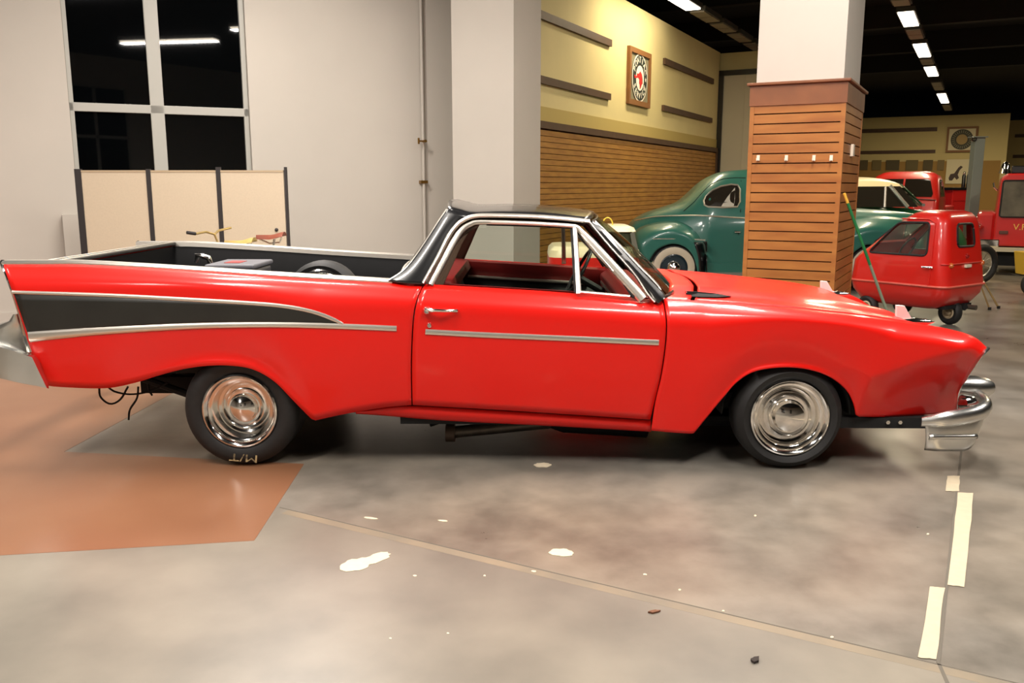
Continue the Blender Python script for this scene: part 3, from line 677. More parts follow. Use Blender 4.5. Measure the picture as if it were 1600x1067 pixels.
pobj('tailgate_cap', *box(xg - 0.07, xg + 0.03, 0.14, CW - 0.14, qtop[9].z - 0.01, qtop[9].z + 0.012), mat('dark_cap', (44, 42, 40), 0.4), gate, smooth=False, bevel=0.006)
for dx in (-0.05, 0.01): pobj('cap_bead', *tube([(xg + dx, 0.16, qtop[9].z + 0.013), (xg + dx, CW - 0.16, qtop[9].z + 0.013)], 0.004), BRU, gate)
obj('rear_panel', *box(xg - 0.10, xg - 0.03, 0.1, CW - 0.1, 0.5, 0.66), RED, car, smooth=False)
# cab back wall under the rear window
obj('cab_back', *box(-0.76, -0.70, 0.12, CW - 0.12, 0.35, 1.02), BLK, car, smooth=False, bevel=0.01)

# greenhouse
zrail = PT(740, 337).z
def roofpt(px, py): return PT(px, py)
sail_rear = [(607, 440), (630, 425), (648, 405), (668, 376), (688, 345), (700, 328)]
sail_front = [(664, 445), (684, 405), (700, 376), (712, 357), (724, 345), (738, 339)]
srows = coons([(700, 328), (718, 333), (738, 339)], [(607, 440), (635, 443), (664, 445)], sail_rear, sail_front, 14, 24)
sail = grid([[PT(x, y) - Vector((0, 0.012 * math.sin(PI * u), 0)) for x, y, u, v in r] for r in srows])
both('sail_pillar', sail, BLK, solid=0.02)
sailt = bvh(sail)
lin_rows = coons([(703, 334), (725, 340), (748, 349)], [(625, 444), (655, 447), (690, 450)], [(625, 444), (662, 392), (688, 352), (703, 334)], [(690, 450), (708, 412), (728, 370), (748, 349)], 10, 16)
both('pillar_lining', grid([[PT(x, y, 0.11) for x, y, u, v in r] for r in lin_rows]), HEAD, solid=0.01)
rc = [PT(x, y) for x, y in cr(sail_rear + [], -24)]
both('sail_trim', tube([p + Vector((-0.004, 0.004, 0)) for p in rc], 0.009), BRU)
# roof
rl_px = cr([(700, 328), (718, 333), (738, 338), (780, 337), (830, 338), (880, 341), (921, 345)], 24)
rn = [PT(x, y) for x, y in rl_px]
roofrows = []
for i, p in enumerate(rn):
    u = i / 24; r = []
    for k in range(33):
        v = k / 32; y = p.y + (CW - 2 * p.y) * v; c = 4 * v * (1 - v)
        peak = 0.036 - 0.012 * sst((u - 0.6) / 0.4)
        r.append(Vector((p.x + 0.07 * c * sst((u - 0.6) / 0.4) - 0.04 * c * (1 - sst(u / 0.3)), y, p.z + peak * min(1, c * 1.15) ** 0.55 if c > 0 else p.z)))
    roofrows.append(r)
roof = obj('roof', *grid(roofrows), BLK, car, solid=0.02)
obj('headliner', *grid([[Vector((p.x, min(max(p.y, 0.27), CW - 0.27), p.z - 0.035)) for p in r] for r in roofrows[1:-1]]), HEAD, car)
# drip rail and window frames (chrome)
both('drip_moulding', ribbon([(662, 441, 5), (684, 402, 6), (700, 371, 7), (712, 354, 7), (724, 344, 7), (740, 338, 7), (765, 336.5, 7), (830, 338, 7), (880, 341.5, 7), (921, 346, 7)], 0.022, 60, f=PT, lift=0.012), BRU)
pobj_frames = [([(674, 444, 9), (694, 406, 10), (710, 376, 10), (722, 359, 10), (735, 350.5, 9), (752, 347, 8), (830, 349, 7), (895, 353, 7), (903, 356, 8), (903, 356, 8), (925, 381, 15), (960, 418, 15), (1000, 462, 16), (1004, 467, 15)], 0.016)]
for pts, dp in pobj_frames:
    g = ribbon(pts, dp, 80, f=PT); pobj('window_frame', *g, BRU, door_o); pobj('window_frame', *mir(g), BRU, far_door)
g = ribbon([(898, 355, 8), (901, 405, 8), (904, 458, 9)], 0.014, 16, f=PT); pobj('vent_post', *g, BRU, door_o); pobj('vent_post', *mir(g), BRU, far_door)
g = ribbon([(908, 366, 3), (940, 402, 3), (958, 423, 3)], 0.012, 16, f=PT); pobj('vent_frame', *g, BRU, door_o)
g = ribbon([(906, 456, 4), (950, 460, 4), (984, 463, 4)], 0.012, 12, f=PT); pobj('vent_frame', *g, BRU, door_o)
RBR = mat('black_rubber', (20, 19, 19), 0.7)
g = ribbon([(906, 360, 4), (935, 393, 4), (968, 432, 6), (992, 463, 10)], 0.01, 20, f=PT, lift=-0.006); pobj('weatherstrip', *g, RBR, door_o); pobj('weatherstrip', *mir(g), RBR, far_door)
g = ribbon([(893, 356, 4), (896, 405, 4), (899, 457, 4)], 0.01, 12, f=PT, lift=-0.006); pobj('weatherstrip', *g, RBR, door_o)
g = ribbon([(760, 351, 3), (830, 353, 3), (893, 356, 3)], 0.008, 12, f=PT, lift=-0.008); pobj('weatherstrip', *g, RBR, door_o)
gl_ = coons([(733, 351), (760, 349), (900, 356)], [(680, 446), (800, 452), (902, 460)], [(680, 446), (700, 405), (720, 368), (733, 351)], [(902, 460), (900, 356)], 12, 8)
g = grid([[PT(x, y, 0.085) for x, y, u, v in r] for r in gl_]); pobj('window_glass', *g, GLS, door_o); pobj('window_glass', *mir(g), GLS, far_door)
vl = [PT(x, y, 0.082) for x, y in ((904, 358), (904, 460), (998, 466))]
g = (vl, [(0, 1, 2)]); pobj('vent_glass', *g, GLS, door_o); pobj('vent_glass', *mir(g), GLS, far_door)
both('windscreen_pillar', ribbon([(924, 348, 7), (938, 362, 14), (980, 408, 14), (1015, 447, 17), (1027, 462, 22), (1033, 468, 18)], 0.03, 40, f=lambda x, y: PT(x, y, 0.075)), BLK)
both('pillar_trim', ribbon([(921, 347, 4), (950, 382, 4), (990, 427, 4), (1012, 460, 4), (1022, 471, 4)], 0.03, 30, f=lambda x, y: PT(x, y, 0.065)), BRU)
both('pillar_trim', ribbon([(929, 346, 5), (960, 376, 5), (1000, 418, 5), (1027, 446, 5), (1036, 466, 5)], 0.03, 30, f=lambda x, y: PT(x, y, 0.085)), BRU)
# windscreen
nu, nv = 24, 14; A0, A1 = PT(925, 347, 0.09), PT(1033, 466, 0.09); ws = []
for j in range(nv + 1):
    t = j / nv; a = A0.lerp(A1, t); r = []
    for k in range(nu + 1):
        v = k / nu; c = 4 * v * (1 - v)
        r.append(Vector((a.x + (0.07 + 0.10 * t) * c ** 0.7, a.y + (CW - 2 * a.y) * v, a.z + 0.022 * c ** 0.55 * (1 - t) + 0.01 * c * t + 0.02 * math.sin(PI * t))))
    ws.append(r)
obj('windscreen', *grid(ws), GLSW, car)
obj('windscreen_moulding', *tube(ws[0], 0.008), BLK, car); obj('windscreen_moulding', *tube(ws[-1], 0.014), BLK, car)
# rear window
rw = []
for j in range(7):
    t = j / 6; a = PT(702, 332).lerp(PT(628, 430), t)
    rw.append([Vector((a.x - 0.06 * 4 * v * (1 - v), a.y + 0.03 + (CW - 2 * a.y - 0.06) * v, a.z + 0.015 * 4 * v * (1 - v) * (1 - t))) for v in [k / 16 for k in range(17)]])
obj('rear_window', *grid(rw), GLS, car); obj('rear_window_trim', *tube(rw[-1], 0.012), BRU, car); obj('rear_window_trim', *tube(rw[0], 0.008), BLK, car)
# --- cabin
obj('cabin_floor', *box(-0.70, 0.9, 0.12, CW - 0.12, 0.24, 0.28), UND, car, smooth=False)
obj('parcel_shelf', *grid([[Vector((-0.70, y, 1.0)), Vector((-0.56, y, 1.045)), Vector((-0.42, y, 1.03)), Vector((-0.40, y, 0.98))] for y in (0.2, 0.6, 1.3, 1.7)]), RINT, car, solid=0.02)
st = obj('bench_seat', *box(-0.62, -0.02, 0.25, CW - 0.25, 0.40, 0.62), SEATM, car, bevel=0.06)
for y0 in (0.28, 1.0):
    g = prism([(-0.62, y0, 0.55), (-0.48, y0, 0.55), (-0.40, y0, 0.75), (-0.46, y0, 0.985), (-0.58, y0, 0.985)], (0, 0.62, 0)); pobj('backrest', *g, SEATM, st, bevel=0.05)
dz = [dv for dv in door[0][-41:]]
for mm in (0, 1):
    top = [p + Vector((0, 0.06, 0.004)) for p in dz]
    g = grid([[p + Vector((0, 0.0, 0)) for p in top], [p + Vector((0, 0.035, -0.01)) for p in top], [p + Vector((0, 0.045, -0.13)) for p in top]])
    g2 = grid([[p + Vector((0, 0.045, -0.13)) for p in top], [p + Vector((0, 0.05, -0.65)) for p in top]])
    g3 = tube([p + Vector((0, 0.055, -0.115)) for p in top[4:32]], 0.012)
    par = far_door if mm else door_o
    pobj('door_card', *(mir(g) if mm else g), RINT, par, solid=0.006); pobj('door_card', *(mir(g2) if mm else g2), SEATM, par, solid=0.006); pobj('card_trim', *(mir(g3) if mm else g3), BRU, par)
dsh = obj('dashboard', *prism([(0.56, 0.18, 0.80), (0.55, 0.18, 0.93), (0.60, 0.18, 0.965), (0.76, 0.18, 0.96), (0.80, 0.18, 0.80)], (0, CW - 0.32, 0)), RINT, car, bevel=0.015)
pobj('dash_trim', *box(0.545, 0.556, 0.3, 1.6, 0.88, 0.895), BRU, dsh, smooth=False)
sc_ = Vector((0.36, 1.36, 0.95)); tilt = Matrix.Rotation(math.radians(-62), 3, 'Y')
ring = [sc_ + tilt @ Vector((0.2 * math.cos(a), 0.2 * math.sin(a), 0)) for a in [2 * PI * k / 28 for k in range(29)]]
sw = obj('steering_wheel', *tube(ring, 0.012, cap=False), SEATM, car)
pobj('wheel_spoke', *tube([ring[0], sc_ + Vector((0.03, 0, -0.02)), ring[14]], 0.009), CHR, sw); pobj('steering_column', *tube([sc_, sc_ + Vector((0.35, 0, -0.2))], 0.025), SEATM, sw)

# --- wheels
def wheel(parent, name, c, R, rr, w, dish, capr, mir_far=True, tyre_m=RUB, seg=56, rim_m=CHR, sign=-1, axis='Y'):
    ty = lathe([(rr - 0.03, w * 0.5), (rr - 0.004, 0.02), (rr + 0.004, 0.004), (rr + 0.02, -0.006), ((rr + R) / 2, -0.016), (R - 0.035, -0.006), (R - 0.014, 0.012), (R - 0.003, 0.035), (R, 0.06), (R, w - 0.06), (R - 0.003, w - 0.035), (R - 0.02, w - 0.01), ((rr + R) / 2, w + 0.012), (rr, w), (rr - 0.03, w * 0.5)], c, axis, seg, sign)
    t = obj(name, *ty, tyre_m, parent)
    rim = lathe([(rr - 0.01, 0.04), (rr + 0.004, 0.006), (rr + 0.003, -0.008), (rr - 0.006, -0.012), (rr - 0.018, -0.004), (rr - 0.026, 0.012), (rr - 0.034, 0.014), (rr - 0.044, 0.02), (rr - 0.05, dish * 0.7), (rr - 0.056, dish), (rr - 0.07, dish + 0.006), (capr + 0.026, dish - 0.012), (capr + 0.012, dish - 0.016), (capr, dish - 0.01)], c, axis, seg, sign)
    pobj('rim', *rim, rim_m, t)
    cap = lathe([(capr + 0.008, dish + 0.01), (capr + 0.008, dish - 0.018), (capr, dish - 0.026), (capr - 0.012, dish - 0.024), (capr - 0.016, dish - 0.03), (capr * 0.75, dish - 0.052), (capr * 0.45, dish - 0.066), (capr * 0.15, dish - 0.072), (0.0005, dish - 0.073)], c, axis, seg, sign)
    pobj('hubcap', *cap, CHR, t)
    return t
rc_ = P(375, 637, 0.08); fc_ = P(1234, 645, 0.07)
rw1 = wheel(car, 'rear_wheel', Vector((rc_.x, 0.075, 0.325)), 0.325, 0.207, 0.30, 0.095, 0.096)
wheel(car, 'rear_wheel', Vector((rc_.x, CW - 0.075, 0.325)), 0.325, 0.207, 0.30, 0.095, 0.096, sign=1)
wheel(car, 'front_wheel', Vector((fc_.x, 0.065, 0.302)), 0.302, 0.214, 0.20, 0.05, 0.108)
wheel(car, 'front_wheel', Vector((fc_.x, CW - 0.065, 0.302)), 0.302, 0.214, 0.20, 0.05, 0.108, sign=1)
# painted letters on the rear tyre, upside down at the bottom of the wheel
tx = text_mesh('M/T', 0.062, 0.001, 1.6)
pobj('tyre_lettering', *xf(tx, (rc_.x + 0.012, 0.0575, 0.325 - 0.268), Vector((-1, 0, 0.08)), Vector((-0.08, -0.12, -0.97)), Vector((0, -1, 0))), mat('worn_gold_paint', (186, 160, 112), 0.7, col2=(60, 52, 42), scale=40), rw1, smooth=False)
# --- below the body
obj('chassis_rail', *join(box(-2.3, -1.0, 0.42, 0.52, 0.34, 0.44), box(-1.0, 1.9, 0.42, 0.52, 0.26, 0.36), box(1.9, 2.4, 0.42, 0.52, 0.26, 0.36)), UND, car, smooth=False)
obj('chassis_rail', *mir(join(box(-2.3, -1.0, 0.42, 0.52, 0.34, 0.44), box(-1.0, 1.9, 0.42, 0.52, 0.26, 0.36), box(1.9, 2.4, 0.42, 0.52, 0.26, 0.36))), UND, car, smooth=False)
obj('underfloor', *box(-1.0, 1.0, 0.14, CW - 0.14, 0.3, 0.33), UND, car, smooth=False)
obj('underbody_shade_block', *box(-0.5, 1.0, 0.6, 1.3, 0.17, 0.3), UND, car, smooth=False, bevel=0.04)  # unseen block added under the cabin to deepen the floor shadow
obj('front_shade_block', *box(1.0, 2.15, 0.46, CW - 0.46, 0.13, 0.34), UND, car, smooth=False, bevel=0.04)  # unseen block added low at the front to keep light off the floor
obj('rear_axle', *tube([(rc_.x, 0.2, 0.317), (rc_.x, CW - 0.2, 0.317)], 0.05), UND, car)
obj('differential', *lathe([(0.001, -0.14), (0.08, -0.11), (0.13, 0), (0.08, 0.11), (0.001, 0.14)], Vector((rc_.x, 0.95, 0.317)), 'X', 20, 1), UND, car)
obj('front_axle', *tube([(fc_.x, 0.2, 0.26), (fc_.x, CW - 0.2, 0.26)], 0.04), UND, car)
for mm in (0, 1):
    for ax_, hw in ((rc_.x, 0.37), (fc_.x, 0.36)):
        arch = grid([[Vector((ax_ + hw * math.cos(a), y, 0.30 + (hw + 0.0) * math.sin(a))) for a in [PI * k / 16 for k in range(17)]] for y in (0.14, 0.45)])
        if ax_ > 0: obj('inner_wheel_arch', *(mir(arch) if mm else arch), UND, car, solid=0.006)
    pl = prism([(fc_.x - 0.42, 0.46, 0.2), (fc_.x + 0.4, 0.46, 0.2), (fc_.x + 0.4, 0.46, 0.8), (fc_.x - 0.42, 0.46, 0.8)], (0, 0.02, 0)); obj('inner_fender', *(mir(pl) if mm else pl), UND, car, smooth=False)
    lk = tube([P(225, 592, 0.3), P(300, 618, 0.3)], 0.022); obj('ladder_bar', *(mir(lk) if mm else lk), UND, car)
    lk = tube([P(235, 600, 0.45), P(275, 578, 0.45), P(310, 590, 0.45)], 0.02); obj('suspension_link', *(mir(lk) if mm else lk), UND, car)
obj('frame_tail', *box(-2.25, -1.35, 0.30, CW - 0.30, 0.56, 0.60), UND, car, smooth=False)
obj('inner_tail', *grid([[Vector((x, 0.17, z)) for x in (-2.5, -0.8)] for z in (0.52, 0.62)]), UND, car, solid=0.01)
obj('shock_absorber', *tube([P(262, 566, 0.5), P(250, 596, 0.5)], 0.02), mat('grey_steel', (120, 116, 108), 0.4, metal=0.8), car)
for w_ in ([(155, 604), (157, 620), (172, 631), (188, 624), (200, 604)], [(168, 604), (180, 612), (205, 616), (235, 611), (262, 598)], [(216, 604), (214, 622), (203, 640), (201, 656)], [(231, 600), (233, 610), (238, 618)]):
    obj('loose_cable', *tube([P(x, y, 0.28) for x, y in cr(w_, -16)], 0.006, 6), UND, car)
EXH = mat('exhaust_steel', (120, 110, 98), 0.42, metal=0.7, noise=0.3, scale=12)
ex = obj('exhaust_pipe', *tube([P(700, 676, 0.45), P(720, 674, 0.45), P(780, 668, 0.47), P(860, 660, 0.5)], 0.036, 12), EXH, car)
p0 = P(702, 676, 0.45); pobj('exhaust_flange', *tube([p0 + Vector((-0.02, 0, 0)), p0 + Vector((0.035, 0, 0))], 0.055, 14), mat('rusty_flange', (96, 78, 64), 0.6, metal=0.4), ex)
obj('exhaust_hanger', *tube([P(672, 664, 0.5), P(695, 656, 0.5)], 0.012), UND, car)
obj('silencer', *tube([P(860, 660, 0.5), P(880, 658, 0.5), P(1010, 666, 0.55)], [0.036, 0.07, 0.07], 14), UND, car)
# --- things lying in the bed
tb = thing('tool_case', Vector((P(358, 412, 0.9).x, 0.9, zf)), 'grey flat-topped case with red mark lying in the truck bed', 'case')
a, b = P(322, 412, 0.75), P(395, 416, 0.75)
zc = P(358, 409, 0.95).z
obj('case_body', *box(a.x, b.x, 0.75, 1.15, zf, zc - 0.03), mat('grey_plastic', (60, 60, 64), 0.5), tb, smooth=False, bevel=0.02)
obj('case_lid', *box(a.x - 0.01, b.x + 0.01, 0.74, 1.16, zc - 0.03, zc), mat('light_grey_plastic', (92, 92, 98), 0.5), tb, smooth=False, bevel=0.01)
obj('red_mark', *box(a.x * 0.6 + b.x * 0.4 - 0.04, a.x * 0.6 + b.x * 0.4 + 0.06, 0.85, 1.0, zc, zc + 0.003), mat('red_mark', (150, 40, 34), 0.5), tb, smooth=False)
hb = [P(308, 410, 1.3), P(308, 399, 1.3), P(316, 400, 1.3), P(326, 403, 1.3), P(329, 412, 1.3)]
obj('tow_handle', *tube(hb + [Vector((hb[-1].x, 1.3, zf))], 0.02, 10), CHR, label='bent chrome pipe handle standing in the truck bed', cat='handle')
sp = P(505, 440, 0.95)
spw = thing('spare_wheel', Vector((sp.x, 0.95, zf)), 'spare black tyre with chrome rim ring standing in the truck bed', 'wheel')
zs = P(500, 407, 0.95).z; Rs = (zs - zf) / 2 if (zs - zf) / 2 > 0.2 else 0.22
wheel(spw, 'tyre', Vector((sp.x, 0.88, zf + Rs)), Rs, Rs * 0.78, 0.18, 0.05, Rs * 0.4, seg=40)
# ================================================================== THINGS AROUND THE HALL
def loft(st, cy, n=3.2, seg=22):                      # st: (X, z bottom, z top, half width low, half width top, belt z)
    rows = []
    for X, zb, zt, hw, hwt, belt in st:
        r = []
        for k in range(seg + 1):
            th = PI * k / seg; s_, c_ = math.sin(th), math.cos(th)
            t = abs(s_) ** (2 / n); zz = zb + (zt - zb) * t
            w = hw if zz < belt else hw + (hwt - hw) * (zz - belt) / max(0.05, 1.72 - belt)
            r.append(Vector((X, cy - w * math.copysign(abs(c_) ** (2 / n), c_), zz)))
        rows.append(r)
    return grid(rows)
def rrect(x0, x1, hw, r, z, q=6):
    out = []
    for cx, cy_, a0_ in ((x1 - r, hw - r, 0), (x0 + r, hw - r, PI / 2), (x0 + r, -hw + r, PI), (x1 - r, -hw + r, 1.5 * PI)):
        for k in range(q + 1):
            a = a0_ + PI / 2 * k / q; out.append(Vector((cx + r * math.cos(a), cy_ + r * math.sin(a), z)))
    return out
def stack(levels):
    rows = [rrect(x0, x1, hw, r, z) for z, x0, x1, hw, r in levels]
    v, f = grid(rows, True); k = len(rows[0]); f += [tuple(range(k - 1, -1, -1)), tuple(range(len(v) - k, len(v)))]
    return v, f
def lvl(levels, z, i):
    for a, b in zip(levels, levels[1:]):
        if a[0] <= z <= b[0]: return a[i] + (b[i] - a[i]) * (z - a[0]) / max(1e-6, b[0] - a[0])
    return levels[-1][i]
def small_wheel(parent, c, R, rr, w, ax=Vector((0, 1, 0)), rim_m=None, tyre_m=RUB, name='wheel', seg=32, wall=None):
    """wheel in any horizontal direction; ax points outwards"""
    ax = Vector(ax).normalized(); fx = Vector((-ax.y, ax.x, 0)); up = Vector((0, 0, 1)); c = Vector(c)
    def rev(prof):
        return grid([[c + ax * y + (fx * math.cos(a) + up * math.sin(a)) * r for a in [2 * PI * k / seg for k in range(seg)]] for r, y in prof], True)
    t = obj(name, *rev([(rr, -w), (R - 0.02, -w), (R, -w + 0.03), (R, -0.03), (R - 0.015, 0), ((R + rr) / 2, 0.012), (rr, 0), (rr - 0.01, -w / 2), (rr, -w)]), tyre_m, parent)
    mk = pobj if parent.get('_world') else (lambda n, v, f, m, p, **k: obj(n, v, f, m, p, **k))
    if wall: mk('whitewall', *rev([(R - 0.035, 0.008), (R - 0.045, 0.014), (rr + 0.02, 0.016), (rr, 0.008)]), wall, t)
    mk('rim', *rev([(rr, 0.0), (rr - 0.015, 0.008), (rr - 0.03, -0.01), (rr * 0.5, -0.02), (rr * 0.45, 0.0), (rr * 0.3, 0.02), (0.001, 0.03)]), rim_m or CHR, t)
    return t
TEAL = mat('teal_paint', (38, 100, 88), 0.35, coat=0.6, coat_r=0.1)
TEALD = mat('dark_glass', (40, 36, 30), 0.06, coat=0.5)
CREAM = mat('cream_paint', (226, 212, 170), 0.4, coat=0.3)
# ------------------------------------------------------------------ teal coupe
CY = 9.3
cp_ = thing('vintage_coupe', Vector((3.3, CY, 0)), 'teal green rounded vintage coupe with whitewall tyres behind the wooden column', 'car')
sil = [(978, 372), (983, 352), (992, 342), (1010, 332), (1040, 322), (1060, 315), (1078, 300), (1095, 284), (1112, 274), (1130, 268), (1165, 265), (1200, 265), (1232, 271), (1255, 285), (1285, 314), (1310, 322), (1350, 326), (1400, 330), (1430, 336), (1452, 350), (1464, 372), (1470, 400)]
st = []
for x, y in cr(sil, -60):
    p = P(x, y, CY); u = (x - 978) / 492
    tap = min(1, 0.55 + 1.9 * u, 0.5 + 2.2 * (1 - u)); st.append((p.x, 0.34, max(p.z, 0.5), 0.79 * min(1, tap), 0.60, 1.05))
cbody = loft(st, CY, 3.4, 30); ct = bvh(cbody)
obj('body', *cbody, TEAL, cp_)
fen = coons([(984, 378), (992, 362), (1010, 352), (1035, 347), (1060, 347), (1082, 354), (1097, 369), (1104, 390)], [(996, 416), (1012, 412), (1016, 404), (1028, 389), (1050, 381), (1070, 386), (1083, 400), (1089, 420), (1091, 430), (1104, 430)], [(996, 416), (984, 378)], [(1104, 430), (1104, 390)], 40, 12)
NYF = 8.36
fg = grid([[P(x, y, NYF + 0.02 + 0.34 * max(0, v - 0.45) ** 2 / 0.3 + 0.2 * sst((0.12 - u) / 0.12) + 0.12 * sst((u - 0.9) / 0.1)) for x, y, u, v in r] for r in fen])
def cmir(g): return [Vector((p[0], 2 * CY - p[1], p[2])) for p in g[0]], [tuple(reversed(q)) for q in g[1]]
obj('rear_fender', *fg, TEAL, cp_, solid=0.02); obj('rear_fender', *cmir(fg), TEAL, cp_, solid=0.02); fgt = bvh(fg)
fen2 = coons([(1296, 352), (1320, 342), (1360, 338), (1410, 342), (1440, 352), (1458, 375)], [(1285, 430), (1318, 430), (1324, 405), (1345, 386), (1362, 382), (1385, 388), (1402, 405), (1408, 425), (1454, 420)], [(1285, 430), (1290, 390), (1296, 352)], [(1454, 420), (1460, 400), (1458, 375)], 40, 12)
fg2 = grid([[P(x, y, NYF + 0.34 * max(0, v - 0.45) ** 2 / 0.3 + 0.3 * sst((u - 0.85) / 0.15) + 0.12 * sst((0.1 - u) / 0.1)) for x, y, u, v in r] for r in fen2])
obj('front_fender', *fg2, TEAL, cp_, solid=0.02); obj('front_fender', *cmir(fg2), TEAL, cp_, solid=0.02)
WW = mat('whitewall', (190, 178, 156), 0.6); BLR = mat('blue_wheel', (18, 38, 48), 0.3, coat=0.6)
for px in (1053, 1362):
    c = P(px, 415, NYF + 0.04); c.z = 0.35
    for sgn in (-1, 1):
        cc_ = Vector((c.x, CY + sgn * (CY - NYF - 0.05), 0.35)); t = small_wheel(cp_, cc_, 0.35, 0.21, 0.15, (0, sgn, 0), BLR, wall=WW)
        hub = lathe([(0.11, 0.01), (0.10, -0.02), (0.07, -0.045), (0.001, -0.06)], cc_, 'Y', 24, sgn); pobj('hubcap', *hub, CHR, t)
        obj('wheel_well', *tube([cc_ + Vector((0, -sgn * 0.03, 0.03)), cc_ + Vector((0, -sgn * 0.4, 0.03))], 0.38, 24), UND, cp_)
wpx = [(1099, 314), (1103, 306), (1113, 297), (1126, 291), (1142, 288), (1152, 289), (1156, 296), (1156, 315), (1152, 323), (1130, 324), (1106, 323), (1100, 320)]
wpt = [cast(x, y, ct, 8.6) - Vector((0, 0.012, 0)) for x, y in wpx]
wcn = cast(1130, 308, ct, 8.6) - Vector((0, 0.012, 0)); nw_ = len(wpt)
obj('side_window', wpt + [wcn] + [p.lerp(wcn, 0.5) + Vector((0, -0.006, 0)) for p in wpt], [f for i_ in range(nw_) for f in ((i_, (i_ + 1) % nw_, nw_ + 1 + (i_ + 1) % nw_, nw_ + 1 + i_), (nw_, nw_ + 1 + i_, nw_ + 1 + (i_ + 1) % nw_))], TEALD, cp_, smooth=False); obj('window_trim', *tube(wpt + [wpt[0]], 0.014, 6, False), BRU, cp_)
wq = [cast(x, y, ct, 8.6) - Vector((0, 0.016, 0)) for x, y in ((1126, 323), (1136, 308), (1148, 293), (1148, 310), (1146, 323))]
obj('pale_sheet', *prism(wq, (0, 0.003, 0)), mat('pale_sheet', (176, 172, 160), 0.8), cp_, smooth=False)
obj('belt_trim', *tube([cast(x, y, ct, 8.6) - Vector((0, 0.006, 0)) for x, y in cr([(992, 345), (1020, 339), (1060, 337), (1100, 337), (1165, 341)], -20)], 0.012, 6), BRU, cp_)
obj('door_seam', *tube([cast(x, y, ct, 8.6) for x, y in ((1158, 282), (1157, 330), (1154, 365), (1152, 420))], 0.006, 6), UND, cp_)
obj('roof_seam', *tube([cast(x, y, ct, 8.6) for x, y in cr([(1068, 330), (1085, 315), (1105, 293), (1125, 281), (1145, 278), (1165, 278)], -16)], 0.006, 6), TEALD, cp_)
obj('fender_trim', *tube([cast(x, y, fgt, NYF) - Vector((0, 0.006, 0)) for x, y in ((1020, 373), (1050, 373), (1085, 374), (1102, 375))], 0.01, 6), BRU, cp_)
gp = coons([(1084, 378), (1103, 377)], [(1093, 428), (1104, 428)], [(1093, 428), (1090, 400), (1084, 378)], [(1104, 428), (1104, 377)], 6, 8)
obj('stone_guard', *grid([[cast(x, y, fgt, NYF) - Vector((0, 0.02, 0)) for x, y, u, v in r] for r in gp]), BLK, cp_, solid=0.01)
b0, b1 = P(1104, 425, NYF), P(1290, 425, NYF)
obj('running_board', *box(b0.x, b1.x, NYF - 0.02, CY - 0.5, 0.225, 0.285), mat('board_edge', (150, 146, 136), 0.4, metal=0.6), cp_, smooth=False)
obj('door_handle', *tube([cast(1147, 362, ct, 8.6) - Vector((0, 0.03, 0)), cast(1156, 362, ct, 8.6) - Vector((0, 0.03, 0))], 0.012, 6), CHR, cp_)
obj('sill', *box(b0.x, b1.x, NYF + 0.08, CY, 0.285, 0.42), TEAL, cp_, smooth=False)
obj('rear_bumper', *tube([Vector((P(984, 420, CY).x + 0.25, NYF + 0.05, 0.42)), Vector((P(978, 420, CY).x - 0.08, NYF + 0.3, 0.42)), Vector((P(976, 420, CY).x - 0.14, CY, 0.42)), Vector((P(978, 420, CY).x - 0.08, 2 * CY - NYF - 0.3, 0.42))], 0.05, 8), CHR, cp_)

# ------------------------------------------------------------------ green sedan with cream roof, parked behind
SY = 11.7
EMR = mat('emerald_paint', (34, 104, 66), 0.35, coat=0.6)
sd = thing('two_tone_sedan', Vector((5.9, SY, 0)), 'emerald green sedan with cream roof and chrome windscreen frame behind the teal coupe', 'car')
sb = []
for x, y in cr([(1150, 345), (1165, 330), (1220, 324), (1330, 320), (1345, 320), (1400, 324), (1440, 330), (1470, 345), (1480, 370)], -40):
    p = P(x, y, SY); sb.append((p.x, 0.3, p.z, 0.86, 0.8, 1.2))
sbg = loft(sb, SY, 4, 20); obj('body', *sbg, EMR, sd)
cb = []
for x, y in cr([(1205, 318), (1225, 296), (1250, 282), (1300, 277), (1350, 277), (1378, 281), (1391, 287)], -24):
    p = P(x, y, SY); cb.append((p.x, P(x, 293, SY).z, max(p.z, P(x, 293, SY).z + 0.02), 0.66, 0.5, 1.4))
obj('roof', *loft(cb, SY, 3, 20), CREAM, sd)
for sgn in (-1, 1):
    yy = SY + sgn * 0.62; sy2 = SY + sgn * 0.70
    q = [Vector((P(x, y, SY).x, yy if y < 300 else sy2, P(x, y, SY).z)) for x, y in ((1215, 292), (1384, 291), (1408, 322), (1205, 322))]
    obj('side_glass', *prism(q, (0, 0.01, 0)), TEALD, sd, smooth=False)
    obj('window_post', *tube([Vector((P(1362, 292, SY).x, yy - 0.01 * -sgn, P(1362, 292, SY).z)), Vector((P(1358, 322, SY).x, sy2 + 0.01 * sgn, P(1358, 322, SY).z))], 0.02, 6), BRU, sd)
    obj('windscreen_post', *tube([Vector((P(1368, 290, SY).x, yy + 0.01 * sgn, P(1368, 290, SY).z)), Vector((P(1392, 322, SY).x, sy2 + 0.01 * sgn, P(1392, 322, SY).z))], 0.035, 6), BRU, sd)
    for px in (1215, 1420):
        c = P(px, 400, SY); small_wheel(sd, Vector((c.x, SY + sgn * 0.86, 0.34)), 0.34, 0.2, 0.18, (0, sgn, 0), CHR, wall=WW)
xw = P(1391, 288, SY); xb = P(1424, 319, SY)
obj('windscreen', *grid([[Vector((xw.x - 0.05 + 0.05 * math.sin(PI * k / 8), SY - 0.6 + 1.2 * k / 8, xw.z)) for k in range(9)], [Vector((xb.x - 0.1 + 0.12 * math.sin(PI * k / 8), SY - 0.7 + 1.4 * k / 8, xb.z)) for k in range(9)]]), mat('green_screen', (54, 72, 52), 0.06, coat=0.6), sd, solid=0.02)
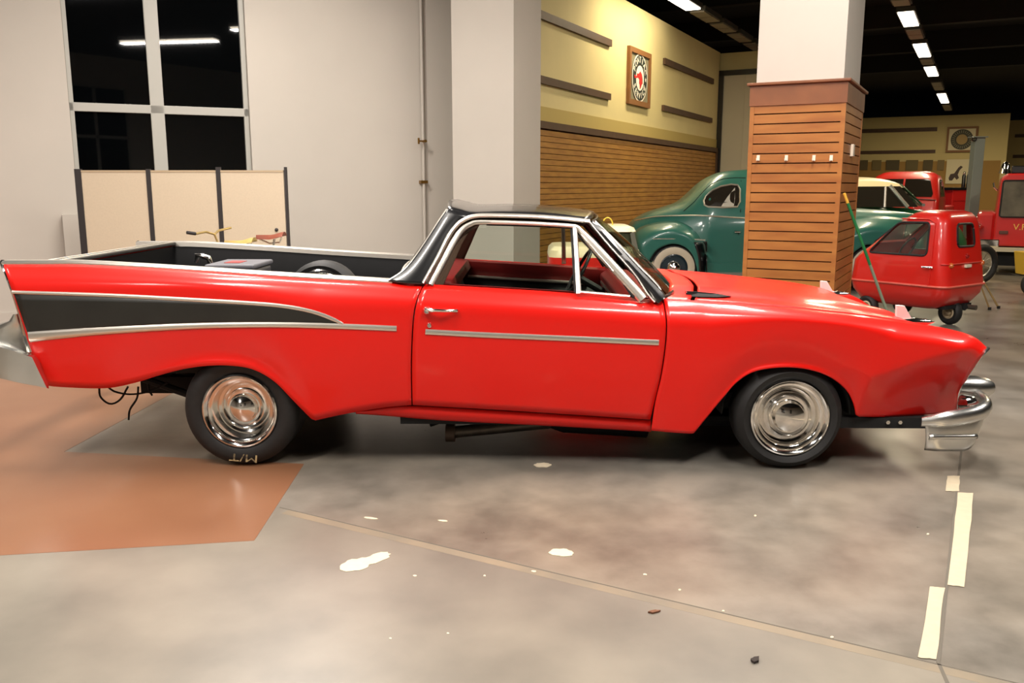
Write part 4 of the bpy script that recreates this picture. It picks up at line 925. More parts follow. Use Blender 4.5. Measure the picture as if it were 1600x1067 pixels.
obj('cowl_trim', *tube([Vector((xb.x - 0.1 + 0.13 * math.sin(PI * k / 8), SY - 0.72 + 1.44 * k / 8, xb.z)) for k in range(9)], 0.03, 6), CHR, sd)

# ------------------------------------------------------------------ red truck seen from the front
tk = thing('red_pickup_truck', Vector((8.58, 15.3, 0)), 'red vintage truck cab with split windscreen facing the camera under the far wall', 'truck', world=False, rz=math.atan2(-0.84, -0.54))
REDB = mat('red_truck_paint', (206, 34, 24), 0.35, coat=0.6)
L = [(0.55, -0.72, 0.40, 0.74, 0.10), (1.22, -0.75, 0.42, 0.76, 0.12), (1.34, -0.74, 0.36, 0.75, 0.14), (1.66, -0.68, 0.20, 0.69, 0.16), (1.78, -0.62, 0.12, 0.64, 0.18), (1.86, -0.5, -0.02, 0.52, 0.2), (1.885, -0.38, -0.14, 0.38, 0.1)]
obj('cab', *stack(L), REDB, tk)
for sg in (-1, 1):
    ys = [0.03, 0.60]; q = []
    for z_, y_ in ((1.33, 0.02), (1.33, 0.60), (1.40, 0.62), (1.68, 0.53), (1.72, 0.47), (1.72, 0.02)): q.append(Vector((lvl(L, z_, 2) + 0.012, sg * y_, z_)))
    obj('windscreen_pane', *prism(q, (-0.03, 0, 0)), TEALD, tk, smooth=False)
    q = [Vector((x_, sg * (lvl(L, z_, 3) + 0.006), z_)) for x_, z_ in ((-0.45, 1.33), (0.16, 1.33), (0.05, 1.66), (-0.05, 1.70), (-0.42, 1.70))]
    obj('side_window', *prism(q, (0, -0.02 * sg, 0)), TEALD, tk, smooth=False)
    fd = [Vector((0.2 + 1.35 * k / 12, sg * 0.72, 0)) for k in range(13)]
    obj('front_fender', *grid([[p + Vector((0, 0.26 * math.cos(a), 0.55 + 0.52 * math.sin(PI * (0.08 + 0.84 * i / 12)) ** 0.6 * (0.75 + 0.25 * math.sin(a)))) for a in [PI * j / 8 for j in range(9)]] for i, p in enumerate(fd)]), REDB, tk, solid=0.02)
    obj('headlamp', *lathe([(0.001, -0.02), (0.08, -0.01), (0.09, 0.03), (0.07, 0.12), (0.001, 0.2)], (1.5, sg * 0.55, 1.0), 'X', 20, 1), CHR, tk)
    for x_ in (0.95, -1.6): small_wheel(tk, (x_, sg * 0.82, 0.36), 0.36, 0.21, 0.16, (0, sg, 0), REDB)
obj('hood', *stack([(0.6, 0.3, 1.55, 0.42, 0.1), (1.1, 0.3, 1.52, 0.44, 0.15), (1.24, 0.3, 1.42, 0.34, 0.14), (1.30, 0.3, 1.3, 0.16, 0.1)]), REDB, tk)
obj('grille', *box(1.5, 1.58, -0.36, 0.36, 0.6, 1.12), CHR, tk, smooth=False)
obj('cargo_box', *box(-2.3, -0.78, -0.75, 0.75, 0.6, 1.1), REDB, tk, smooth=False, bevel=0.03)
obj('cowl_seam', *tube([(0.44, -0.7, 1.26), (0.46, 0, 1.3), (0.44, 0.7, 1.26)], 0.012, 6), BLK, tk)

# ------------------------------------------------------------------ red three-wheeler
fwd = Vector((-0.588, 0.809, 0)).normalized(); wb_ = FL(1485, 507)
tr3 = thing('three_wheeled_microcar', wb_ + fwd * 0.46, 'tiny glossy red three-wheeled car with rounded cabin beside the wooden column', 'car', world=False, rz=math.atan2(fwd.y, fwd.x))
RED3 = mat('red_trike_paint', (216, 30, 20), 0.35, coat=0.7, coat_r=0.06)
tr3.scale = (0.89, 0.93, 1.0)
L3 = [(0.20, -0.50, 0.52, 0.36, 0.16), (0.24, -0.58, 0.58, 0.42, 0.17), (0.36, -0.67, 0.66, 0.485, 0.17), (0.465, -0.685, 0.68, 0.50, 0.15), (0.70, -0.655, 0.655, 0.485, 0.15), (0.80, -0.64, 0.56, 0.475, 0.15), (0.86, -0.63, 0.46, 0.465, 0.14), (1.14, -0.585, 0.10, 0.425, 0.13), (1.21, -0.565, 0.0, 0.40, 0.13), (1.265, -0.525, -0.08, 0.35, 0.13), (1.29, -0.46, -0.16, 0.27, 0.11)]
body3 = obj('body', *stack(L3), RED3, tr3, solid=0.0)
def cutter(vf):
    me = bpy.data.meshes.new('cut'); me.from_pydata([tuple(v) for v in vf[0]], [], vf[1]); bm = bmesh.new(); bm.from_mesh(me); bmesh.ops.recalc_face_normals(bm, faces=bm.faces); bm.to_mesh(me); bm.free()
    o = bpy.data.objects.new('cut', me); COL.objects.link(o); return o
def carve(o, cuts, thick):
    """hollow o and cut openings through it; meshes in o's own coordinates"""
    tmp = bpy.data.objects.new('tmp', o.data); COL.objects.link(tmp)
    s = tmp.modifiers.new('s', 'SOLIDIFY'); s.thickness = thick; s.offset = -1
    cs_ = [cutter(c) for c in cuts]
    for c in cs_:
        b = tmp.modifiers.new('b', 'BOOLEAN'); b.object = c; b.operation = 'DIFFERENCE'; b.solver = 'EXACT'
    dg = bpy.context.evaluated_depsgraph_get(); dg.update()
    me = bpy.data.meshes.new_from_object(tmp.evaluated_get(dg)); me.name = o.name
    old = o.data; o.data = me
    for c in cs_ + [tmp]: bpy.data.objects.remove(c)
    me.shade_smooth(); me.set_sharp_from_angle(angle=math.radians(40))
def rpoly(pts, r=0.05, q=4):                          # 2-D polygon with rounded corners
    out = []; n = len(pts)
    for i in range(n):
        p = Vector(pts[i]); a = Vector(pts[i - 1]) - p; b = Vector(pts[(i + 1) % n]) - p
        p1 = p + a.normalized() * min(r, a.length / 2.1); p2 = p + b.normalized() * min(r, b.length / 2.1)
        for k in range(q + 1):
            t = k / q; out.append((1 - t) ** 2 * p1 + 2 * t * (1 - t) * p + t * t * p2)
    return out
sw2 = rpoly([(-0.40, 0.80), (0.40, 0.80), (0.03, 1.16), (-0.38, 1.165)], 0.06)
rw2 = rpoly([(-0.2, 0.90), (0.2, 0.90), (0.18, 1.15), (-0.18, 1.15)], 0.06)
ww2 = rpoly([(-0.37, 0.90), (0.37, 0.90), (0.32, 1.13), (-0.32, 1.13)], 0.05)
carve(body3, [prism([Vector((x, -0.8, z)) for x, z in sw2], (0, 1.6, 0)), prism([Vector((-0.9, y, z)) for y, z in rw2], (0.6, 0, 0)), prism([Vector((-0.02, y, z)) for y, z in ww2], (0.8, 0, 0))], 0.02)
RBT = mat('rubber_seal', (26, 22, 22), 0.5)
for sg in (-1, 1):
    loop = [Vector((x, sg * (lvl(L3, z, 3) + 0.004), z)) for x, z in sw2]
    obj('window_seal', *tube(loop + [loop[0], loop[1]], 0.012, 6, False), RBT, tr3)
    obj('side_glass', [Vector((x, sg * (lvl(L3, z, 3) - 0.01), z)) for x, z in sw2], [tuple(range(len(sw2)))], GLS, tr3, smooth=False)
    hd = [Vector((x, sg * (lvl(L3, z, 3) + 0.008), z)) for x, z in ((-0.47, 0.47), (-0.47, 0.80), (-0.45, 1.16), (-0.36, 1.20), (0.0, 1.20))]
    obj('door_moulding', *tube(hd, 0.009, 6), RED3, tr3)
    obj('door_handle', *tube([Vector((-0.52, sg * 0.52, 0.68)), Vector((-0.38, sg * 0.53, 0.68))], 0.012, 6), CHR, tr3)
    obj('indicator', *lathe([(0.001, -0.03), (0.02, -0.025), (0.032, 0.0), (0.032, 0.03)], (lvl(L3, 0.70, 1) + 0.0, sg * 0.36, 0.70), 'X', 16, -1), mat('amber_lens', (196, 96, 30), 0.2, coat=1), tr3)
loop = [Vector((lvl(L3, z, 1) - 0.004, y, z)) for y, z in rw2]
obj('rear_window_seal', *tube(loop + [loop[0], loop[1]], 0.014, 6, False), RBT, tr3)
obj('rear_glass', [p + Vector((0.01, 0, 0)) for p in loop], [tuple(range(len(loop)))], GLS, tr3, smooth=False)
loop = [Vector((lvl(L3, z, 2) + 0.004, y, z)) for y, z in ww2]
obj('windscreen', [p - Vector((0.01, 0, 0)) for p in loop], [tuple(range(len(loop)))], GLS, tr3, smooth=False); obj('windscreen_seal', *tube(loop + [loop[0]], 0.012, 6, False), RBT, tr3)
seam = rrect(-0.692, 0.687, 0.507, 0.15, 0.465)
obj('waist_moulding', *tube(seam + [seam[0]], 0.013, 6, False), mat('red_moulding', (224, 96, 80), 0.4), tr3)
seam = rrect(-0.662, 0.655, 0.49, 0.15, 0.715)
obj('shoulder_moulding', *tube(seam[9:19], 0.008, 6, False), RED3, tr3)
obj('tail_lamp', *lathe([(0.001, -0.03), (0.016, -0.028), (0.026, 0.0), (0.03, 0.03)], (lvl(L3, 0.79, 1), 0, 0.79), 'X', 16, -1), mat('red_lens', (150, 10, 12)), tr3)
obj('plate_lamp', *box(lvl(L3, 0.70, 1) - 0.035, lvl(L3, 0.70, 1) + 0.01, -0.06, 0.06, 0.665, 0.70), mat('cream_plastic', (226, 214, 190), 0.4), tr3, smooth=False, bevel=0.006)
small_wheel(tr3, (-0.50, 0.055, 0.145), 0.145, 0.075, 0.11, (0, 1, 0), mat('cream_rim', (190, 172, 140), 0.5), name='rear_wheel')
for sg in (-1, 1): small_wheel(tr3, (0.40, sg * 0.45, 0.145), 0.145, 0.075, 0.10, (0, sg, 0), mat('cream_rim', (190, 172, 140)), name='front_wheel')
obj('rear_arm', *join(tube([(-0.5, -0.08, 0.15), (-0.3, -0.1, 0.26)], 0.03), tube([(-0.62, -0.12, 0.2), (-0.4, -0.2, 0.24)], 0.04), box(-0.6, 0.5, -0.3, 0.3, 0.2, 0.24)), UND, tr3)
obj('exhaust', *tube([(-0.72, -0.2, 0.2), (-0.4, -0.22, 0.2)], 0.03), EXH, tr3)
sr_ = Vector((0.12, 0.05, 0.84)); obj('steering_wheel', *tube([sr_ + Matrix.Rotation(math.radians(60), 3, 'Y') @ Vector((0.14 * math.cos(a), 0.14 * math.sin(a), 0)) for a in [2 * PI * k / 20 for k in range(21)]], 0.011, 6, False), RBT, tr3)
obj('seat', *box(-0.42, -0.1, -0.26, 0.26, 0.4, 0.55), SEATM, tr3, bevel=0.03); obj('seat_back', *box(-0.46, -0.38, -0.22, 0.22, 0.5, 0.84), SEATM, tr3, bevel=0.03)

# ------------------------------------------------------------------ red fire engine at the right edge
FO = P(1556, 385, 10.9); FO.z = 0; FY = 0.0
def PF(px, py, Y=0.0):
    q = on_plane(px, py, FO + AX * Y, AX) - FO - AX * Y; return Vector((q.dot(BX), Y, q.z))
fe = thing('fire_engine', FO, 'red fire engine with gold door lettering at the right edge', 'truck', world=False, rz=math.atan2(BX.y, BX.x))
xa, xb_ = PF(1556, 330, FY).x, PF(1800, 330, FY).x
zt_, zb_ = PF(1575, 271, FY).z, PF(1580, 385, FY).z
REDF = mat('red_engine_paint', (190, 24, 22), 0.4, coat=0.5)
cabp = [(xa, zb_), (xb_, zb_), (xb_, zt_), (xa + 0.12, zt_), (xa + 0.04, zt_ - 0.08), (xa, PF(1556, 345, FY).z)]
cabo = obj('cab', *prism([Vector((x, FY, z)) for x, z in cabp], (0, 1.9, 0)), REDF, fe, smooth=False, bevel=0.03)
wz0, wz1 = PF(1580, 339, FY).z, PF(1580, 282, FY).z
wpoly = rpoly([(PF(1562, 330, FY).x, wz0), (PF(1640, 330, FY).x, wz0), (PF(1640, 300, FY).x, wz1), (PF(1566, 300, FY).x, wz1)], 0.05)
obj('door_window', *prism([Vector((x, FY - 0.012, z)) for x, z in wpoly], (0, 0.02, 0)), mat('grey_glass', (104, 98, 84), 0.08, coat=0.8, col2=(58, 54, 46), scale=2.2), fe, smooth=False)
lp = [Vector((x, FY - 0.012, z)) for x, z in wpoly]; obj('window_seal', *tube(lp + [lp[0]], 0.014, 6, False), RBT, fe)
tv = text_mesh('V.F.D.', 0.15, 0.002, 1.0); mnx = min(v.x for v in tv[0])
o_ = PF(1583, 355, FY - 0.004); obj('door_lettering', *xf(tv, o_ + Vector((-mnx, 0, 0)), Vector((1, 0, 0)), Vector((0, 0, 1)), Vector((0, -1, 0))), mat('gold_leaf', (226, 180, 84), 0.4), fe, smooth=False)
hp = PF(1568, 363, FY); obj('door_handle', *box(hp.x - 0.07, hp.x + 0.07, FY - 0.02, FY + 0.01, hp.z - 0.03, hp.z + 0.03), mat('dark_handle', (92, 52, 44), 0.5), fe, smooth=False, bevel=0.008)
obj('running_board', *box(xa - 0.05, xb_, FY - 0.12, FY + 1.9, zb_ - 0.09, zb_ - 0.02), mat('pale_step', (186, 176, 154), 0.6), fe, smooth=False)
obj('undertray', *box(xa + 0.1, xb_, FY + 0.1, FY + 1.8, zb_ - 0.35, zb_ - 0.09), UND, fe, smooth=False)
for px in (1575, 1760): 
    c = P(px, 400, FY); small_wheel(fe, Vector((c.x, FY + 0.06, 0.4)), 0.4, 0.22, 0.22, (0, -1, 0), REDF)
obj('hood', *box(xa - 0.28, xa + 0.02, FY + 0.25, FY + 1.65, zb_, PF(1556, 332, FY).z), REDF, fe, smooth=False, bevel=0.06)
obj('radiator', *box(xa - 0.33, xa - 0.27, FY + 0.35, FY + 1.55, zb_ + 0.05, PF(1556, 335, FY).z - 0.05), CHR, fe, smooth=False, bevel=0.02)
for dy in (0.2, 1.7): obj('headlamp', *lathe([(0.001, -0.04), (0.07, -0.03), (0.10, 0.0), (0.09, 0.06), (0.001, 0.14)], (xa - 0.3, FY + dy, PF(1545, 355, FY).z), 'X', 18, -1), CHR, fe)
obj('front_bumper', *join(box(xa - 0.45, xa - 0.38, FY, FY + 1.9, zb_ - 0.02, zb_ + 0.12), box(xa - 0.45, xa + 0.1, FY - 0.03, FY + 0.03, zb_ - 0.02, zb_ + 0.12)), CHR, fe, smooth=False, bevel=0.02)
sp_ = PF(1571, 262, FY + 0.3); obj('roof_bell', *lathe([(0.10, -0.10), (0.085, -0.04), (0.06, 0.06), (0.02, 0.10), (0.001, 0.11)], sp_, 'Z', 20), CHR, fe)
obj('light_bar', *box(sp_.x + 0.1, sp_.x + 1.2, FY + 0.4, FY + 0.8, zt_, zt_ + 0.14), BLK, fe, smooth=False, bevel=0.02)
mp_ = PF(1553, 292, FY); obj('mirror', *tube([mp_ + Vector((0.06, 0, -0.06)), mp_ + Vector((0, -0.1, 0)), mp_ + Vector((-0.01, -0.1, 0.07))], 0.016, 6), CHR, fe)

# ------------------------------------------------------------------ loose tyre behind the three-wheeler
def ringtube(c, R, r, ax, seg=28, q=8):
    ax = Vector(ax).normalized(); fx = Vector((-ax.y, ax.x, 0)); up = Vector((0, 0, 1))
    return tube([Vector(c) + (fx * math.cos(a) + up * math.sin(a)) * R for a in [2 * PI * k / seg for k in range(seg + 1)]], r, q, False)
tb0 = FL(1530, 443); lt = thing('loose_tyre', tb0, 'bare black spoked wheel standing half hidden behind the red three-wheeler', 'wheel')
cw_ = tb0 + Vector((0, 0, 0.32))
obj('tyre', *ringtube(cw_, 0.265, 0.055, (0.3, -1, 0), 32, 10), RUB, lt); obj('rim', *ringtube(cw_, 0.205, 0.012, (0.3, -1, 0)), BRU, lt); obj('hub', *tube([cw_ + Vector((-0.015, 0.05, 0)), cw_ + Vector((0.015, -0.05, 0))], 0.03), CHR, lt)
for k in range(12):
    a = PI * k / 6; obj('spoke', *tube([cw_, cw_ + Vector((0.958 * math.cos(a), 0.287 * math.cos(a), math.sin(a))) * 0.2], 0.003, 4), CHR, lt)

# ------------------------------------------------------------------ easel legs, yellow cart
ez = thing('folding_easel', FL(1546, 486), 'thin tan folding easel legs standing behind the red three-wheeler', 'easel')
TAN = mat('tan_wood', (150, 124, 78), 0.6)
ap = P(1518, 400, 6.75)
for q in (FL(1546, 484), FL(1560, 482), FL(1500, 470)): obj('leg', *tube([q + Vector((0, 0, 0.012)), Vector((ap.x, ap.y, 0.62))], 0.012, 6), TAN, ez); 
for q in (FL(1546, 484), FL(1560, 482), FL(1500, 470)): obj('foot', *tube([q + Vector((0, 0, 0.0)), q + Vector((0, 0, 0.035))], 0.02, 8), RBT, ez)
obj('ledge', *box(ap.x - 0.16, ap.x + 0.02, ap.y - 0.05, ap.y, 0.60, 0.64), TAN, ez, smooth=False)
yc = FL(1622, 466); yt = thing('yellow_cart', yc + Vector((0.3, 0.3, 0)), 'yellow cart with black wheel cut off by the right edge', 'cart')
small_wheel(yt, (yc.x - 0.04, yc.y, 0.19), 0.19, 0.09, 0.1, (-0.4, -1, 0), UND); small_wheel(yt, (yc.x + 0.75, yc.y, 0.19), 0.19, 0.09, 0.1, (-0.4, -1, 0), UND)
obj('cart_body', *stack([(0.30, yc.x - 0.03, yc.x + 0.9, 0.3, 0.06), (0.62, yc.x - 0.06, yc.x + 0.95, 0.34, 0.06)]), mat('yellow_paint', (196, 158, 50), 0.5), yt).location += Vector((0, yc.y + 0.32, 0))

# ------------------------------------------------------------------ lift post, tool chest, far props
lpz = P(1530, 215, 13.2); lp0 = Vector((lpz.x, 13.2, 0))
GRP = mat('grey_blue_steel', (120, 132, 128), 0.5)
lf = thing('car_lift_post', lp0, 'tall grey-blue steel lift post standing behind the red three-wheeler', 'post')
obj('post', *box(lp0.x - 0.11, lp0.x + 0.09, 13.12, 13.3, 0, lpz.z), GRP, lf, smooth=False, bevel=0.01); obj('top_plate', *box(lp0.x - 0.16, lp0.x + 0.12, 13.08, 13.34, lpz.z, lpz.z + 0.02), GRP, lf, smooth=False)
obj('base_plate', *box(lp0.x - 0.2, lp0.x + 0.2, 13.0, 13.45, 0, 0.03), GRP, lf, smooth=False); obj('pulley', *lathe([(0.03, 0.0), (0.05, 0.0), (0.05, 0.04), (0.03, 0.04)], Vector((lp0.x - 0.14, 13.1, lpz.z - 0.03)), 'Y', 14), BLK, lf)
TY = 17.5
t0, t1 = P(1489, 293, TY), P(1520, 320, TY)
tc_ = thing('tool_chest', Vector(((t0.x + t1.x) / 2, TY + 0.3, 0)), 'red tool chest with black top beside the grey lift post', 'tool chest')
obj('cabinet', *box(t0.x, t1.x, TY, TY + 0.6, 0.05, t0.z - 0.06), REDF, tc_, smooth=False, bevel=0.01); obj('top', *box(t0.x - 0.03, t1.x + 0.03, TY - 0.03, TY + 0.63, t0.z - 0.06, t0.z), BLK, tc_, smooth=False)
for k in range(5): obj('drawer', *box(t0.x + 0.03, t1.x - 0.03, TY - 0.012, TY + 0.01, 0.12 + k * 0.27, 0.36 + k * 0.27), REDF, tc_, smooth=False)
for k, (px, m_, nm, lb) in enumerate(((1505, BLK, 'black_canister', 'black canister with chrome cap on the red tool chest'), (1512, CHR, 'chrome_canister', 'chrome canister in the middle on the red tool chest'), (1518, CHR, 'chrome_canister', 'rightmost chrome canister on the red tool chest'))):
    c = P(px, 292, TY + 0.25); c.z = t0.z + 0.001; hgt = 0.36
    cn = thing(nm, c, lb, 'canister', 'canisters on the tool chest')
    obj('canister_body', *lathe([(0.001, 0.0), (0.045, 0.0), (0.045, hgt - 0.08), (0.03, hgt - 0.03)], c, 'Z', 14), m_, cn); obj('cap', *lathe([(0.03, hgt - 0.03), (0.034, hgt - 0.01), (0.02, hgt + 0.03), (0.001, hgt + 0.035)], c, 'Z', 14), CHR, cn)
# framed round signs on the walls
SGF = mat('sign_frame_wood', (132, 88, 44), 0.6)
def framed(o, ex, n, w, h, name, label, backm):
    e = thing(name, o, label, 'sign'); up = Vector((0, 0, 1)); c = o
    obj('backing', *obox(c, ex, n, (-w / 2 + 0.04, w / 2 - 0.04), (0.0, 0.03), -h / 2 + 0.04, h / 2 - 0.04), backm, e, smooth=False)
    for a, b, z0, z1 in ((-w / 2, -w / 2 + 0.09, -h / 2, h / 2), (w / 2 - 0.09, w / 2, -h / 2, h / 2), (-w / 2 + 0.09, w / 2 - 0.09, -h / 2, -h / 2 + 0.09), (-w / 2 + 0.09, w / 2 - 0.09, h / 2 - 0.09, h / 2)):
        obj('frame', *obox(c, ex, n, (a, b), (0, 0.06), z0, z1), SGF, e, smooth=False)
    return e
def disc(c, ex, n, r0, r1, off, seg=48):
    up = Vector((0, 0, 1)); f = lambda r, a, d: c + (ex * math.cos(a) + up * math.sin(a)) * r + n * d
    A = [2 * PI * k / seg for k in range(seg)]
    return grid([[f(max(r0, 0.0005), a, off) for a in A], [f(r1, a, off) for a in A], [f(r1, a, off - 0.006) for a in A]], True)
def arc_text(s, c, ex, n, r, size, mid, span, off, inward=False):
    up = Vector((0, 0, 1)); ms = []
    for i, ch in enumerate(s):
        t = (i / (len(s) - 1) - 0.5) * span; a = mid - t if not inward else mid + t
        rad = ex * math.cos(a) + up * math.sin(a); tan = ex * math.sin(a) - up * math.cos(a)
        g = text_mesh(ch, size, 0.002)
        ms.append(xf(g, c + rad * r + n * off, tan if not inward else -tan, rad if not inward else -rad, n))
    return join(*ms)
sx0, sx1 = sA(975), sA(1008); zhi, zlo = zA(975, 69), zA(975, 161)
so = a0 + ad * ((sx0 + sx1) / 2) + an * 0.001; so.z = (zhi + zlo) / 2
sgw, sgh = abs(sx1 - sx0), zhi - zlo
SDK = mat('sign_dark_green', (34, 46, 40), 0.4); SWH = mat('sign_white', (240, 234, 220), 0.4); SRD = mat('sign_red', (200, 32, 26), 0.4)
s1 = framed(so, ad, an, sgw, sgh, 'round_service_sign', 'framed round sign with red head emblem and white lettering on cream wall', mat('sign_back_grey', (128, 124, 100), 0.6))
R1 = min(sgw, sgh) * 0.43
obj('disc', *disc(so, ad, an, 0, R1, 0.040), SDK, s1); obj('rim_ring', *disc(so, ad, an, R1 * 0.94, R1 * 1.0, 0.046), SWH, s1)
obj('inner_disc', *disc(so, ad, an, 0, R1 * 0.52, 0.046), SWH, s1); obj('inner_ring', *disc(so, ad, an, R1 * 0.52, R1 * 0.56, 0.044), BLK, s1)
obj('lettering', *arc_text('PONTIAC', so, ad, an, R1 * 0.75, R1 * 0.36, PI / 2, 2.3, 0.045), SWH, s1, smooth=False)
obj('lettering', *arc_text('SERVICE', so, ad, an, R1 * 0.75, R1 * 0.36, -PI / 2, 2.1, 0.045, True), SWH, s1, smooth=False)
hd = [(-0.75, 0.08), (-0.45, 0.02), (-0.42, 0.16), (-0.2, 0.16), (0.0, 0.28), (0.2, 0.18), (0.32, 0.0), (0.33, -0.2), (0.2, -0.26), (0.12, -0.38), (0.0, -0.46), (-0.04, -0.26), (-0.12, -0.22), (-0.1, -0.06), (-0.26, 0.0), (-0.42, -0.03), (-0.72, -0.06)]
obj('head_emblem', *prism([so + ad * (x * R1) + Vector((0, 0, z_ * R1)) + an * 0.05 for x, z_ in hd], -an * 0.003), SRD, s1, smooth=False)
obj('star', *prism([so + ad * (R1 * (0.75 + (0.11 if k % 2 == 0 else 0.045) * math.sin(k * PI / 5))) + Vector((0, 0, R1 * (0.11 if k % 2 == 0 else 0.045) * math.cos(k * PI / 5))) + an * 0.048 for k in range(10)], -an * 0.003), SWH, s1, smooth=False)
so2 = on_plane(1503, 218, fo, AX) - AX * 0.04; w2 = 44 / 1372 * (so2 - CAM).dot(_fw) 
s2 = framed(so2, BX, -AX, w2, w2 * 0.9, 'square_framed_sign', 'square framed sign with dark round wreath of lettering on the far wall', mat('poster_cream', (220, 206, 168), 0.7))
R2 = w2 * 0.36
obj('wreath', *disc(so2, BX, -AX, R2 * 0.5, R2, 0.035), mat('poster_dark', (72, 70, 56), 0.7), s2); obj('wreath_centre', *disc(so2, BX, -AX, 0, R2 * 0.5, 0.034), mat('poster_tan', (176, 146, 92), 0.7), s2)
for k in range(26):
    a = 2 * PI * k / 26; rad = BX * math.cos(a) + Vector((0, 0, 1)) * math.sin(a); tn = -BX * math.sin(a) + Vector((0, 0, 1)) * math.cos(a)
    obj('letter_stroke', *prism([so2 + rad * (R2 * q) + tn * (R2 * w_) - AX * 0.04 for q, w_ in ((0.64, -0.03), (0.64, 0.03), (0.9, 0.03), (0.9, -0.03))], AX * 0.004), mat('poster_grey', (140, 134, 108), 0.7), s2, smooth=False)
po = on_plane(1497, 268, fo, AX) - AX * 0.05; dpo = (po - CAM).dot(_fw) / 1372
ps = thing('scooter_poster', po, 'pale poster of a dark scooter on the far wall above the tool chest', 'poster')
obj('sheet', *obox(po, BX, -AX, (-17 * dpo, 17 * dpo), (0, 0.02), -19 * dpo, 19 * dpo), mat('poster_cream', (220, 206, 168)), ps, smooth=False)
def pq(x, y): return po + BX * ((x - 1497) * dpo * 1.05) + Vector((0, 0, (268 - y) * dpo)) - AX * 0.024
obj('scooter_print', *prism([pq(x, y) for x, y in ((1485, 278), (1487, 272), (1492, 271), (1497, 262), (1500, 259), (1503, 261), (1499, 266), (1497, 273), (1499, 278), (1496, 281), (1493, 277), (1490, 282), (1486, 282))], AX * 0.003), mat('poster_print', (74, 58, 52), 0.7), ps, smooth=False)
bo = thing('notice_board', on_plane(1400, 258, fo, AX) - AX * 0.05, 'long row of dark pictures low on the far wall behind the red truck', 'notice board')
bp = on_plane(1400, 258, fo, AX) - AX * 0.05
for x_, w_, c_ in ((1350, 12, (96, 82, 50)), (1370, 14, (120, 102, 60)), (1395, 20, (86, 74, 46)), (1425, 18, (110, 96, 58)), (1450, 14, (92, 78, 48)), (1470, 10, (124, 104, 64))):
    q = on_plane(x_, 258, fo, AX) - AX * 0.05; obj('picture', *obox(q, BX, -AX, (-w_ * dpo / 2, w_ * dpo / 2), (0, 0.02), -8 * dpo, 8 * dpo), mat('picture_%d' % x_, c_, 0.7), bo, smooth=False)

# ------------------------------------------------------------------ small white and red microcar behind the pickup
VY = 4.5
mv = thing('small_show_car', Vector((P(935, 420, VY).x, VY + 0.45, 0)), 'small white-topped show car with red sides seen through the pickup windows', 'car')
xl, xr = P(858, 400, VY).x, P(1004, 400, VY).x; zw = P(900, 386, VY).z; zr_ = P(900, 403, VY).z; zto = P(970, 354, VY).z
def vst(levels, cx): return stack(levels)
cxm = (xl + xr) / 2; hl = (xr - xl) / 2
g = stack([(0.16, -hl + 0.06, hl - 0.06, 0.38, 0.1), (0.3, -hl, hl, 0.44, 0.14), (zr_, -hl, hl - 0.01, 0.44, 0.14)]); o = obj('lower_body', *g, REDB, mv); o.matrix_parent_inverse = Matrix.Identity(4); o.location = (cxm - mv.location.x, 0, 0)
g = stack([(zr_, -hl, hl - 0.01, 0.44, 0.14), (zw - 0.04, -hl + 0.01, hl - 0.02, 0.435, 0.14), (zw, -hl + 0.05, hl - 0.06, 0.40, 0.13)]); o = obj('upper_body', *g, CREAM, mv); o.matrix_parent_inverse = Matrix.Identity(4); o.location = (cxm - mv.location.x, 0, 0)
g = stack([(zw - 0.02, -0.05, hl - 0.03, 0.38, 0.12), (zto - 0.06, 0.0, hl - 0.08, 0.35, 0.12)]); o = obj('cabin_glass', *g, mat('smoky_green_glass', (50, 54, 38), 0.08, coat=0.6), mv); o.matrix_parent_inverse = Matrix.Identity(4); o.location = (cxm - mv.location.x, 0, 0)
g = stack([(zto - 0.06, -0.03, hl - 0.05, 0.37, 0.12), (zto - 0.02, -0.01, hl - 0.07, 0.35, 0.12), (zto, 0.05, hl - 0.12, 0.28, 0.1)]); o = obj('roof', *g, CREAM, mv); o.matrix_parent_inverse = Matrix.Identity(4); o.location = (cxm - mv.location.x, 0, 0)
obj('door_pillar', *prism([P(x, y, VY + 0.03) for x, y in ((985, 365), (991, 362), (999, 398), (990, 398))], (0, 0.02, 0)), mat('smoky_grey', (90, 92, 80), 0.3), mv, smooth=False)
for x_ in (xl + 0.2, xr - 0.2):
    for y_, sg in ((VY + 0.03, -1), (VY + 0.87, 1)): small_wheel(mv, (x_, y_, 0.17), 0.17, 0.09, 0.1, (0, sg, 0), CHR)
hpx = P(950, 352, VY + 0.3)
obj('yellow_hoop', *tube([Vector((hpx.x + 0.055 * math.cos(a), VY + 0.35, zto - 0.004 + 0.085 * math.sin(a))) for a in [PI * k / 14 for k in range(15)]], 0.007, 6), mat('yellow_plastic', (214, 186, 60), 0.4), label='thin yellow hoop handle on top of the small white-topped car', cat='handle')

